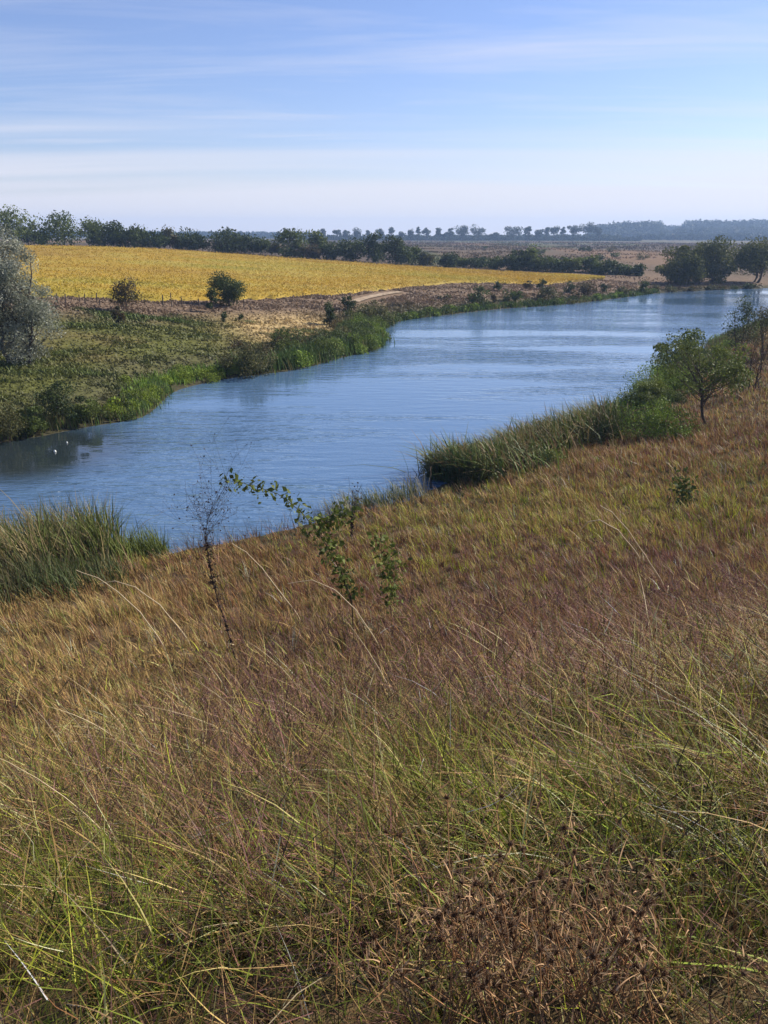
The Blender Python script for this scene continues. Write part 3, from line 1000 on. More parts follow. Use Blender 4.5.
def scrub_strip(soup, line, step, wid, inland, r0, r1, pals, leaf, rng, npl=1.0):
    """low leafy mounds along the shore"""
    P = smooth_pl(np.array(line), 8)
    seg = np.linalg.norm(np.diff(P, axis=0), axis=1)
    cum = np.concatenate([[0], np.cumsum(seg)])
    m = int(cum[-1] / step)
    d = np.gradient(P, axis=0)
    for _ in range(m):
        tt = rng.random() * cum[-1]
        b = np.array([np.interp(tt, cum, P[:, k_]) for k_ in (0, 1)])
        t2 = np.array([np.interp(tt, cum, d[:, k_]) for k_ in (0, 1)]); t2 /= np.linalg.norm(t2)
        b = b + np.array([-t2[1], t2[0]]) * (inland + rng.normal() * wid)
        z, dd, ins, _w = terrain(b[0], b[1])
        R = r0 + (r1 - r0) * rng.random()
        n = int(npl * 30 * R * R / leaf / leaf)
        v = rng.normal(size=(n, 3)); v /= np.linalg.norm(v, axis=1)[:, None]
        v *= (rng.random(n) ** .35)[:, None]
        v = v[v[:, 2] > -.25]; n = len(v)
        lump = 1 + .35 * (vnoise(v[:, 0] * 3 + tt, v[:, 1] * 3 + v[:, 2] * 3, 1, 3) - .5)[:, None]
        C_ = v * lump * R * np.array([1, 1, .95]) + np.array([b[0], b[1], max(z[0], 0) + R * .25])
        p_ = np.array(PAL[pals[rng.integers(0, len(pals))]])
        c = p_[rng.integers(0, len(p_), n)] * (.75 + .5 * rng.random()) * (.75 + .5 * rng.random((n, 1)))
        leaves(soup, C_, leaf * (.6 + .8 * rng.random(n)), c, rng, .45, -.5)


sc = Soup()
scrub_strip(sc, shore(655, 770), 1.2, .5, .9, .4, .8, ['dark', 'brown', 'olive'], .26, rng)
scrub_strip(sc, shore(-1, 160), .55, .5, 1.1, .30, .6, ['mid', 'dark', 'light', 'olive'], .10, rng)
scrub_strip(sc, shore(100, 245), .30, .5, 1.0, .25, .6, ['lime'], .11, rng)
scrub_strip(sc, shore(262, 400), .42, .9, 1.6, .6, 1.25, ['mid', 'light', 'fresh', 'mid', 'dark'], .16, rng)
scrub_strip(sc, shore(290, 392), .6, .9, 3.6, .5, 1.0, ['olive', 'mid', 'brown'], .16, rng)
scrub_strip(sc, shore(396, 665), .7, .35, .8, .4, .7, ['mid', 'light', 'fresh', 'mid'], .24, rng)
scrub_strip(sc, shore(396, 665), 2.2, 2.5, 5.5, .3, .6, ['brown', 'olive', 'brown'], .24, rng)
hx = rng.random(9000) * 95 - 62; hy = 38 + rng.random(9000) * 66
hz, hd_, hi_, hw_ = terrain(hx, hy)
hn = fbm(hx * .8, hy * 1.2, 2.4, 41) + .25 * (vnoise(hx, hy, 9, 43) - .5)
px_h, _ = project(np.stack([hx, hy, hz], 1))
ok = (~hi_) & (hd_ > 1.5) & (hw_ > .95) & (hn > .56) & (np.hypot(hx, hy) < 78 + np.clip((px_h - 150) * .08, 0, 12)) & (np.abs(px_h - 285) > 45)
hx, hy, hz = hx[ok][:850], hy[ok][:850], hz[ok][:850]
for x_, y_, z_ in zip(hx, hy, hz):
    R = .16 + .26 * rng.random() ** 2
    n = int(26 + 120 * R)
    v = rng.normal(size=(n, 3)); v /= np.linalg.norm(v, axis=1)[:, None]; v[:, 2] = np.abs(v[:, 2])
    C_ = v * (rng.random(n) ** .3)[:, None] * R * np.array([1.5, 1.5, .95]) + np.array([x_, y_, z_])
    c = np.array([[.070, .084, .020]]) * (.6 + .9 * rng.random()) * (.75 + .5 * rng.random((n, 1))) + np.array([[.02, .012, 0]]) * rng.random()
    leaves(sc, C_, .12 * (.6 + .8 * rng.random(n)), c, rng, .4, -.6)
print('hummocks', len(hx))
tag(sc.build('bank_scrub', M_LEAF), kind='stuff')

nl = Soup()
nl_line = [plane0(*p) for p in [(-220, 640), (-100, 606), (0, 585), (60, 576), (118, 563)]]
reed_strip(nl, nl_line, 5200, .9, 1.5, 2.4, .045, [(.085, .105, .022), (.125, .150, .032), (.21, .165, .075), (.055, .068, .018), (.16, .12, .05), (.09, .11, .024)], rng, az=2.6, lean=.25, inland=.3, bend=.5)
reed_strip(nl, [plane0(*p) for p in [(108, 564), (135, 559), (150, 556), (168, 553)]], 900, .6, .45, 1.25, .03, [(.085, .105, .024), (.06, .08, .02), (.14, .11, .05)], rng, lean=.35, inland=.2)
reed_strip(nl, [(p[0] + .6, p[1] - 2.2) for p in nl_line], 3500, .7, .7, 1.2, .03, [(.10, .085, .04), (.06, .075, .025), (.05, .07, .02)], rng, az=2.6, lean=.3, bend=.5)
reed_strip(nl, nl_line, 260, 1.0, 1.9, 2.6, .03, [(.24, .18, .10), (.17, .12, .07)], rng, az=2.6, lean=.3, inland=.2, bend=.7)
tag(nl.build('left_reeds', M_BLADE), kind='stuff')

nr = Soup()
rl = [plane0(*p) for p in [(452, 482), (470, 474), (500, 462), (560, 444), (612, 428)]]
reed_strip(nr, rl, 5400, .9, 1.1, 2.0, .075, DRY, rng, az=2.8, lean=.40, inland=-.6, bend=1.0)
nrs = Soup()
scrub_strip(nrs, rl, .26, .9, -.7, .45, .95, ['olive', 'brown', 'mid', 'olive', 'light'], .09, rng)
scrub_strip(nrs, [plane0(*p) for p in [(600, 432), (632, 408), (660, 378), (700, 352), (768, 322)]], .5, .9, -1.2, .4, .8, ['mid', 'fresh', 'light'], .10, rng)
scrub_strip(nrs, [plane0(*p) for p in [(450, 483), (470, 474), (490, 466)]], .25, .6, -.4, .3, .6, ['mid', 'dark', 'mid'], .08, rng)
tag(nrs.build('right_scrub', M_LEAF), kind='stuff')
reed_strip(nr, [plane0(*p) for p in [(450, 484), (462, 478), (480, 470)]], 900, .7, 1.0, 1.6, .05, [(.035, .07, .025), (.05, .09, .03)], rng, az=2.8, lean=.2, inland=-.3, bend=.4)
reed_strip(nr, [plane0(*p) for p in [(585, 437), (610, 428), (632, 408)]], 1000, .8, .9, 1.5, .05, [(.05, .10, .03), (.08, .13, .035)], rng, az=2.8, lean=.2, inland=-.3)
reed_strip(nr, [plane0(*p) for p in [(640, 396), (680, 362), (720, 342), (768, 322), (830, 305)]], 2600, .8, .5, 1.0, .07, [(.06, .085, .03), (.15, .11, .055), (.09, .10, .04)], rng, az=2.8, inland=-.8)
reed_strip(nr, [plane0(*p) for p in [(330, 517), (365, 508), (400, 500), (422, 494)]], 650, .4, .5, 1.1, .03, [(.12, .12, .06), (.2, .18, .10), (.07, .085, .03)], rng, az=2.8, lean=.3, bend=.6)
reed_strip(nr, [plane0(*p) for p in [(165, 553), (250, 537), (330, 516)]], 420, .5, .35, .95, .012, [(.07, .05, .04), (.05, .04, .03), (.10, .075, .05)], rng, az=2.8, lean=.45, inland=-.3, bend=.4)
tag(nr.build('right_reeds', M_BLADE), kind='stuff')

# ------------------------------------------------------------------ grazed far bank: hummocky grass
nP = 330000
a = rng.random(nP) * radians(58) - radians(33)
r = 40 + 140 * rng.random(nP) ** 1.3
bx, by = np.sin(a) * r, np.cos(a) * r
bz, bd, bi, bw = terrain(bx, by)
hum = fbm(bx * .8, by * 1.2, 2.4, 41) + .35 * (vnoise(bx, by, 7, 42) - .5)
inf = np.interp(bx / by, sl, lo) < by
keep = (~bi) & (bd > .5) & (bw > .95) & (rng.random(nP) < np.clip((hum - .30) * 3, .30, 1)) & (~inf) & (dist_pl(bx, by, pts) > 1.6)
bx, by, bz, hum, r = bx[keep], by[keep], bz[keep], hum[keep], r[keep]
n_ = len(bx)
gc = ground_tint(bx, by, np.ones(n_)) * 1.05
gc = mixc(gc, (.070, .098, .020), (hum - .5) * 2.6 * (r < 84))
gc = gc * (.7 + .6 * rng.random((n_, 1)))
s = Soup()
blades(s, np.stack([bx, by, bz], 1), pi + rng.normal(size=n_) * 1.3, (.10 + .32 * np.clip(hum - .25, 0, 1)) * (.7 + .6 * rng.random(n_)), r / F * 2.2, np.abs(rng.normal(size=n_)) * .5, rng.random(n_) * .5, gc, gc * 1.2, 2, rng)
tag(s.build('bank_grass', M_BLADE), kind='stuff')
print('bank grass', n_)

# steppe tussocks beyond the dam and field
nP = 60000
a = rng.random(nP) * radians(40) - radians(10)
r = np.exp(rng.random(nP) * (math.log(800) - math.log(172)) + math.log(172))
bx, by = np.sin(a) * r, np.cos(a) * r
bz, bd, bi, bw = terrain(bx, by)
upr = np.interp(bx / by, sl, up, right=0)
keep = (~bi) & (bd > 2) & (by > upr + 2) & (fbm(bx, by, 14, 45) > .5)
bx, by, bz, r = bx[keep], by[keep], bz[keep], r[keep]
n_ = len(bx)
gc = ground_tint(bx, by, np.ones(n_)) * (.80 + .4 * rng.random((n_, 1)))
s = Soup()
leaves(s, np.stack([bx, by, bz + .25], 1), r / F * (1.3 + .9 * rng.random(n_)), gc, rng, .55)
tag(s.build('steppe_grass', M_BLADE), kind='stuff')

# ------------------------------------------------------------------ near hillside grass
KIND = {'straw': (.330, .220, .078), 'rust': (.160, .076, .032), 'purple': (.135, .066, .056), 'green': (.110, .132, .018), 'lime': (.270, .285, .026), 'pale': (.50, .40, .24), 'dark': (.036, .033, .017), 'tan': (.190, .120, .050)}
KN = list(KIND)
KC = np.array([KIND[k_] for k_ in KN])
W0 = dict(straw=.9, rust=.5, purple=.5, green=.8, lime=.12, pale=.10, dark=.8, tan=1.5)
ZONE = [  # centre and spread on the slope, kind, weight
    (110, 610, 150, 45, 'straw', 3.5), (110, 610, 150, 45, 'tan', 2.5), (60, 700, 120, 70, 'straw', 2.5), (300, 565, 130, 30, 'rust', 3.5), (180, 640, 60, 40, 'straw', 2),
    (640, 575, 220, 45, 'purple', 4.5), (470, 660, 170, 60, 'purple', 4), (250, 700, 60, 70, 'purple', 4), (620, 640, 200, 50, 'rust', 1.5), (150, 800, 120, 60, 'purple', 1.5),
    (560, 780, 190, 70, 'green', 3), (560, 780, 190, 70, 'lime', .8), (760, 740, 80, 90, 'lime', 1.0), (60, 920, 140, 120, 'green', 3.2), (60, 920, 140, 120, 'lime', .9), (400, 900, 150, 90, 'green', 2.0), (700, 920, 120, 120, 'green', 2.5),
    (720, 850, 120, 110, 'dark', 1.6), (420, 545, 100, 22, 'lime', 2.2), (560, 515, 120, 16, 'lime', 5), (690, 497, 110, 13, 'lime', 5.5), (780, 482, 60, 12, 'green', 6), (640, 506, 160, 12, 'green', 3), (560, 520, 110, 16, 'straw', 2), (690, 500, 110, 14, 'straw', 2),
    (570, 480, 160, 22, 'tan', 4), (720, 445, 150, 30, 'rust', 3), (720, 445, 150, 30, 'purple', 1.5), (500, 495, 90, 14, 'straw', 3), (290, 880, 70, 60, 'purple', 2), (300, 960, 300, 60, 'dark', 1.0),
]


def kinds(px, py, rng):
    w = np.stack([np.full(len(px), W0[k_]) for k_ in KN], 1)
    jx = px + rng.normal(size=len(px)) * 14
    jy = py + rng.normal(size=len(px)) * 10
    for cx_, cy_, sx_, sy_, k_, am in ZONE:
        w[:, KN.index(k_)] += am * np.exp(-((jx - cx_) / sx_) ** 2 - ((jy - cy_) / sy_) ** 2)
    c = np.cumsum(w, 1); c /= c[:, -1:]
    return (rng.random((len(px), 1)) > c).sum(1)


def scatter(r0, r1, dens, rng, half=41):
    area = radians(half * 2) / 2 * (r1 * r1 - r0 * r0)
    n = int(area * dens)
    a = (rng.random(n) * 2 - 1) * radians(half)
    r = np.sqrt(r0 * r0 + (r1 * r1 - r0 * r0) * rng.random(n))
    x, y = np.sin(a) * r, np.cos(a) * r
    z, d, ins, wf = terrain(x, y)
    k_ = (~ins) & (d > .6) & (wf < .5)
    return x[k_], y[k_], z[k_], r[k_], d[k_]


TH_C = (0.20, 1.62)                                                # where the dried thistles stand


def thistle_room(x, y):
    return np.exp(-((x - TH_C[0]) / .50) ** 2 - ((y - TH_C[1] + .12) / .34) ** 2)


rng = np.random.default_rng(2024)
gs = Soup()
tot = 0
GREENS = [KN.index('green'), KN.index('lime')]
# r0, r1, tufts per square metre, blades per tuft
for r0, r1, dens, nb in [(.85, 2.2, 95, 26), (2.2, 4, 90, 24), (4, 6.5, 70, 20), (6.5, 10, 55, 14), (10, 16, 50, 14), (16, 26, 42, 13), (26, 45, 32, 9), (45, 100, 14, 6)]:
    x, y, z, r, d = scatter(r0, r1, dens, rng)
    m = len(x)
    patch = fbm(x, y, max(.9, r0 * .16), 61)
    k_ = rng.random(m) < np.clip((patch - .38) * 5, .16 if r0 < 10 else .6, 1)
    x, y, z, r, d, patch = x[k_], y[k_], z[k_], r[k_], d[k_], patch[k_]
    m = len(x)
    big = fbm(x, y, 2.2, 66)
    hT = (.20 + .50 * rng.random(m) ** 1.2) * (.55 + .9 * big) * np.interp(r, [0, 2, 9, 14, 22, 60], [.78, .98, 1.05, .95, .85, .85])
    ppx, ppy = project(np.stack([x, y, z + hT * .6], 1))
    jit = np.clip(r / 6, .6, 3)
    kT = kinds(ppx + rng.normal(size=m) * 25, ppy + rng.normal(size=m) * 22, rng)
    toneT = np.exp(rng.normal(size=m) * (.42 if r0 < 10 else .15) + (patch - .45) * (1.3 if r0 < 10 else .5))
    azT = pi + .1 + rng.normal(size=m) * .75
    leanT = np.abs(.24 + .22 * rng.normal(size=m))
    broadT = rng.random(m) < .36
    n = m * nb
    T = np.repeat(np.arange(m), nb)
    oa = rng.random(n) * 2 * pi
    orad = np.sqrt(rng.random(n)) * np.interp(r[T], [0, 5, 15, 40], [.035, .05, .11, .22])
    bx, by = x[T] + np.cos(oa) * orad, y[T] + np.sin(oa) * orad
    hh = hT[T] * (.35 + .75 * rng.random(n))
    hh *= 1 - .62 * thistle_room(bx, by)
    kd = np.where(rng.random(n) < .70, kT[T], kinds(ppx[T], ppy[T], rng))
    kd = np.where((kd == KN.index('pale')) & (r[T] < 1.9), KN.index('tan'), kd)
    hh *= np.where(kd == KN.index('dark'), .7, 1) * np.where(np.isin(kd, GREENS), .85, 1)
    sg = .36 if r0 < 10 else .18
    c = KC[kd] * (toneT[T] * np.exp(rng.normal(size=n) * sg))[:, None] * (1 + .08 * rng.normal(size=(n, 3)))
    c = np.clip(c * np.interp(r[T], [0, 9, 13], [1, 1, 1.16])[:, None], .008, np.interp(r[T], [1, 3.2], [.20, .45])[:, None])
    w0 = np.where(np.isin(kd, GREENS), .0078, .0056) * np.where(broadT[T], 1.6, 1)
    wdt = np.maximum(w0, r[T] / F * np.interp(r[T], [0, 8, 16, 60], [1.2, 1.05, .72, .62])) * (.5 + .9 * rng.random(n))
    # blades fan out of the tuft, all combed the same way by the wind
    vx = np.cos(azT[T]) * 1.2 + np.cos(oa) * .8; vy = np.sin(azT[T]) * 1.2 + np.sin(oa) * .8
    az = np.arctan2(vy, vx) + rng.normal(size=n) * .35
    lean = np.abs(leanT[T] + .18 * rng.normal(size=n))
    bend = (.05 + 1.0 * rng.random(n) ** 1.8 + .35 * (broadT[T]) * rng.random(n)) * (1 if r0 < 10 else .45)
    blades(gs, np.stack([bx, by, z[T] - .02], 1), az, hh, wdt, lean, bend, c * .98, c * 1.04, 5 if r0 < 6 else 3, rng)
    tot += n
# fallen, broken straw lying every way in the sward
for r0, r1, dens in [(.85, 3, 1300), (3, 6, 800), (6, 10, 260), (10, 16, 50)]:
    x, y, z, r, d = scatter(r0, r1, dens, rng)
    n = len(x)
    hz = (.05 + .42 * rng.random(n)) * (1 - .7 * thistle_room(x, y))
    ppx, ppy = project(np.stack([x, y, z + hz], 1))
    kd = kinds(ppx, ppy, rng)
    kd = np.where((kd == KN.index('pale')) & (r < 1.9), KN.index('tan'), kd)
    c = np.clip(KC[kd] * np.exp(rng.normal(size=(n, 1)) * .45), .01, .5)
    blades(gs, np.stack([x, y, z + hz], 1), rng.random(n) * 6.28, .08 + .22 * rng.random(n), np.maximum(.0046, r / F * 1.1) * (.5 + .8 * rng.random(n)), .7 + .5 * rng.random(n), rng.normal(size=n) * .5, c, c, 3, rng)
    tot += n
print('blades', tot)
tag(gs.build('hillside_grass', M_BLADE), kind='stuff')

# feathery purple-brown seed heads
ps = Soup()
for r0, r1, dens, nsp in [(1.2, 4, 34, 80), (4, 8, 30, 52), (8, 16, 16, 22), (16, 30, 6, 9)]:
    x, y, z, r, d = scatter(r0, r1, dens, rng, 36)
    n = len(x)
    big = fbm(x, y, 2.5, 66)
    hh = (.50 + .30 * rng.random(n)) * (.60 + .80 * big) * np.interp(r, [0, 9, 22], [1, 1.1, .7]) * (1 - .75 * thistle_room(x, y))
    ppx, ppy = project(np.stack([x, y, z + hh * .9], 1))
    kd = kinds(ppx, ppy, rng)
    k_ = (kd == KN.index('purple')) | (rng.random(n) < .06)
    x, y, z, r, hh, kd = x[k_], y[k_], z[k_], r[k_], hh[k_], kd[k_]
    n = len(x)
    az = pi + .2 + rng.normal(size=n) * .9
    lean = np.abs(.26 + .2 * rng.normal(size=n)); bend = .1 + .3 * rng.random(n)
    sc_ = KC[KN.index('tan')] * (.6 + .7 * rng.random((n, 1)))
    base = np.stack([x, y, z], 1)
    blades(ps, base, az, hh, np.maximum(.0022, r / F * .6), lean, bend, sc_, sc_, 5, rng)
    # spikelets
    t_ = .68 + .34 * rng.random((n, nsp))
    hd = np.stack([np.cos(az), np.sin(az), 0 * az], 1)
    outv = hd[:, None, :] * (lean[:, None] * t_ + bend[:, None] * t_ ** 2)[..., None]
    upv = np.array([0, 0, 1.]) * (np.sqrt(np.maximum(1 - (lean * .6) ** 2, .15))[:, None] * t_ - .45 * bend[:, None] * t_ ** 2.6)[..., None]
    cp = base[:, None, :] + hh[:, None, None] * (outv + upv)
    sprd = (1.06 - t_)[..., None] * .26 * hh[:, None, None]
    cp = cp + rng.normal(size=cp.shape) * sprd * np.array([.5, .5, .35])
    cp = cp.reshape(-1, 3)
    rr_ = np.repeat(r, nsp)
    pc = np.where((kd == KN.index('purple'))[:, None], np.array([.145, .072, .064]), np.where((kd == KN.index('rust'))[:, None], np.array([.14, .075, .040]), np.array([.19, .125, .062])))
    pc = np.repeat(pc * np.exp(rng.normal(size=(n, 1)) * .3), nsp, 0) * (.5 + .9 * rng.random((n * nsp, 1)))
    m_ = n * nsp
    nrm = rng.normal(size=(m_, 3))
    leaves(ps, cp, np.maximum(.009, rr_ / F * 2.2) * (.6 + .8 * rng.random(m_)), pc, rng, .32, droop=-.3)
tag(ps.build('feather_grass', M_BLADE), kind='stuff')

# long bleached stalks leaning left
bs = Soup()
x, y, z, r, d = scatter(2.9, 9.5, 4.5, rng, 36)
n = len(x)
ppx, ppy = project(np.stack([x, y, z + .5], 1))
k_ = rng.random(n) < .18 + .8 * np.exp(-((ppx - 90) / 160) ** 2 - ((ppy - 690) / 120) ** 2)
x, y, z, r = x[k_], y[k_], z[k_], r[k_]
n = len(x)
c = np.array(KIND['pale']) * (.6 + .6 * rng.random((n, 1)))
blades(bs, np.stack([x, y, z], 1), pi + .1 + rng.normal(size=n) * .7, .5 + .55 * rng.random(n), np.maximum(.0035, r / F * .9), .45 + .3 * rng.random(n), .25 + .45 * rng.random(n), c, c * 1.1, 8, rng, power=3)
tag(bs.build('bleached_grass', M_BLADE), kind='stuff')


# ------------------------------------------------------------------ single plants in front
def arc_px(pix, Y):
    """polyline through places on the picture at distance Y (slightly wavering in depth)"""
    return np.array([ray(a, b) * (Y + .05 * k_) + np.array([0, 0, EYE]) for k_, (a, b) in enumerate(pix)])


def smooth3(P, k=5):
    P = np.asarray(P)
    a = smooth_pl(P[:, :2], k)
    t0 = np.arange(len(P)); t1 = np.linspace(0, len(P) - 1, len(a))
    return np.hstack([a, np.interp(t1, t0, P[:, 2])[:, None]])


def leafy_shoots(name, label, cat, Y, lines, seed, leaf, per, pal, stem_r=.006):
    rng = np.random.default_rng(seed)
    b0 = arc_px([lines[0][0]], Y)[0]
    base = np.array([b0[0], b0[1], tz(b0[0], b0[1])])
    root = empty(name, base)
    tag(root, label, cat)
    for ln in lines:
        P = smooth3(arc_px(ln, Y), 6)
        if P[0, 2] > tz(P[0, 0], P[0, 1]) and ln is lines[0]:
            P = np.vstack([[P[0, 0] + .03, P[0, 1], tz(P[0, 0], P[0, 1]) - .03], P])
        st = Soup()
        tube(st, P, np.linspace(stem_r, stem_r * .35, len(P)), (.07, .06, .035), 5)
        so = st.build('stem', M_BARK, root, off=base, smooth=True)
        lv = Soup()
        n = per if ln is lines[0] else per // 2
        fi = 1 - rng.random(n) ** 1.0 * .85
        idx = fi * (len(P) - 1)
        C_ = np.stack([np.interp(idx, np.arange(len(P)), P[:, k_]) for k_ in range(3)], 1)
        C_ += rng.normal(size=(n, 3)) * leaf * .85
        pal_ = np.array(PAL[pal])
        cc_ = pal_[rng.integers(0, len(pal_), n)] * (.75 + .6 * rng.random((n, 1)))
        leaves(lv, C_, leaf * (.45 + .85 * rng.random(n)), cc_, rng, .58, .3)
        lv.build('leaves', M_LEAF, root, off=base)
    return root


leafy_shoots('young_sapling', 'young leafy sapling with one green shoot arching left over the water', 'sapling', 14.0,
             [[(352, 606), (348, 590), (334, 558), (318, 532), (300, 511), (278, 494), (252, 485), (227, 480)],
              [(352, 606), (345, 585), (338, 560), (325, 535)],
              [(318, 532), (330, 520), (350, 512)]], 71, .12, 290, 'light', .012)
leafy_shoots('green_forb', 'small upright green leafy plant right behind the arching sapling', 'plant', 14.2,
             [[(391, 610), (390, 590), (384, 560), (376, 535)], [(391, 606), (396, 570), (393, 545)]], 72, .115, 190, 'light', .005)
P_ = at(683, 508)
print('sapling ground', at(352, 606), 'thistles', at(500, 960))
leafy_shoots('green_forb', 'lone bushy green plant standing up from the yellowish terrace at the right', 'plant', float(P_[1]),
             [[(684, 510), (684, 495), (685, 476)], [(684, 508), (678, 492), (680, 480)], [(684, 508), (690, 495), (688, 482)]], 73, .15, 140, 'mid', .01)


def dead_weed(name, label, Y, main, seed, spread, nb, seeds):
    Y = float(at(*main[0])[1])
    g_ = Y / 6.6
    spread = spread * (.45 + .55 * g_)
    rng = np.random.default_rng(seed)
    P = smooth3(arc_px(main, Y), 6)
    g0 = tz(P[0, 0], P[0, 1])
    P = np.vstack([[P[0, 0] + .04, P[0, 1], g0 - .03], P])
    base = np.array([P[0, 0], P[0, 1], g0])
    root = empty(name, base)
    tag(root, label, 'dry weed')
    st = Soup()
    tube(st, P, np.linspace(.007, .003, len(P)) * g_ * .75, (.05, .035, .028), 5)
    n2 = 60
    idx = rng.random(n2) * (len(P) - 1) * .75
    C_ = np.stack([np.interp(idx, np.arange(len(P)), P[:, k_]) for k_ in range(3)], 1) + rng.normal(size=(n2, 3)) * .008
    leaves(st, C_, (.03 + .03 * rng.random(n2)) * g_, np.array([[.05, .036, .030]]) * (.7 + .7 * rng.random((n2, 1))), rng, .5)
    st.build('stem', M_BARK, root, off=base, smooth=True)
    for k_ in range(nb):
        i_ = min(int(len(P) * (.35 + .62 * rng.random())), len(P) - 1)
        up = i_ / len(P)
        d = rng.normal(size=3); d[2] = abs(d[2]) + .5; d /= np.linalg.norm(d)
        ln_ = spread * (.25 + .75 * up) * (.5 + .7 * rng.random())
        if up < .7: ln_ *= .3
        e = P[i_] + d * ln_
        m_ = (P[i_] + e) / 2 + rng.normal(size=3) * ln_ * .1
        sd_ = Soup()
        tube(sd_, np.array([P[i_], m_, e]), [.0014 * g_, .0011 * g_, .0008 * g_], (.06, .042, .034), 3)
        for c_ in range(seeds):
            f_ = rng.random()
            p0 = P[i_] * (1 - f_) + e * f_
            p1 = p0 + rng.normal(size=3) * ln_ * .13
            tube(sd_, np.array([p0, p1]), [.0009 * g_, .0007 * g_], (.06, .042, .034), 3)
            leaves(sd_, p1[None], np.array([.011 + .012 * rng.random()]) * g_, np.array([[.055, .038, .034]]) * (.7 + .7 * rng.random()), rng, .7)
        sd_.build('seed_spray', M_LEAF, root, off=base)
    return root


dead_weed('dead_weed', 'tall dark dried weed with airy seed-dotted branches against the water at the left', 6.6, [(237, 668), (226, 625), (215, 590), (208, 555), (206, 530), (213, 500)], 81, .75, 70, 8)
dead_weed('dead_weed', 'dried branching weed by the water between the sapling and the reeds', 19.0, [(352, 540), (352, 515), (356, 496)], 83, .42, 16, 4)

# thin stick standing in the water beside the reeds
s = Soup()
P_ = np.array([*plane0(431, 488), 0.0])
h_ = top_z(429, 467, P_[1])
tube(s, [(0, 0, -.8), (0, 0, 0), (-.03, 0, h_ * .6), (-.06, 0, h_), (-.06, 0, h_ + .001)], [.04, .04, .035, .03, .002], (.06, .05, .04), 7)
ob = s.build('wooden_stake', M_BARK); ob.location = P_
tag(ob, 'thin dark wooden stake in the water at the left tip of the right reeds', 'stake')

# two small floats on the calm dark water
mf = bpy.data.materials.new('white_float')
mf.use_nodes = True
mf.node_tree.nodes['Principled BSDF'].inputs['Base Color'].default_value = (.75, .74, .68, 1)
mf.node_tree.nodes['Principled BSDF'].inputs['Roughness'].default_value = .4
prof = [(-.09, .002), (-.085, .05), (-.04, .095), (.01, .105), (.06, .08), (.09, .04), (.11, .025), (.145, .022), (.15, .002)]
for (px, py, sc_, lab) in [(55, 452, .62, 'white float bobbing on the dark calm water, the brighter lower one'), (67, 443, .42, 'smaller dull float nearer the far bank on the dark calm water')]:
    s = Soup()
    tube(s, [(0, 0, a * sc_) for a, b in prof], [b * sc_ for a, b in prof], (1, 1, 1), 14)
    ob = s.build('fishing_float', mf, smooth=True)
    ob.location = (*plane0(px, py), .03)
    ob.rotation_euler = (.5, .3, 0)
    tag(ob, lab, 'float', 'floats on the calm water')

# bleached bent stalks that stand out
STALK = [
    ('pale bent stalk with a folded broken tip on the crest at the right', 7.0, [(665, 590), (645, 555), (628, 530), (612, 512), (600, 505)]),
    ('pale hooked grass stalk left of the folded one on the crest', 6.8, [(640, 560), (618, 530), (600, 520), (588, 522), (580, 532)]),
    ('long straw-coloured stalk with a drooping tip over the left reeds', 5.2, [(165, 650), (140, 612), (118, 592), (98, 578), (76, 570)]),
    ('straw-coloured stalk branching off lower beside the long drooping one', 5.3, [(190, 645), (160, 605), (135, 587), (115, 581), (100, 584)]),
    ('straw-coloured stalk arching left at the grass edge below the sapling', 5.6, [(300, 620), (280, 592), (262, 568), (246, 552), (232, 543)]),
    ('pale curved stalk arching over the rust-brown grass in the middle', 5.4, [(380, 650), (356, 610), (335, 590), (312, 580), (288, 584)]),
    ('bright bleached curl of dead grass in the middle left', 3.8, [(270, 715), (270, 703), (275, 696), (284, 696)]),
    ('long white straw lying slanted through the green grass at lower centre', 2.9, [(545, 850), (530, 822), (518, 800), (505, 776)]),
]
for q_, (lab, Y, pix) in enumerate(STALK):
    Y = max(Y, float(at(*pix[0])[1]) * .96)
    P = smooth3(arc_px(pix, Y), 6)
    s = Soup()
    g0 = tz(P[0, 0], P[0, 1])
    if P[0, 2] > g0:
        P = np.vstack([[P[0, 0] + .25 * (P[0, 2] - g0), P[0, 1], g0], P])
    w_ = max(.003, Y / F * .75)
    tube(s, P, np.linspace(w_, w_ * .55, len(P)), (.55, .44, .28), 5)
    ob = s.build('dry_stalk', M_BLADE, off=P[0], smooth=True)
    ob.location = P[0]
    tag(ob, lab, 'grass stalk', 'bleached stalks sticking out of the grass')

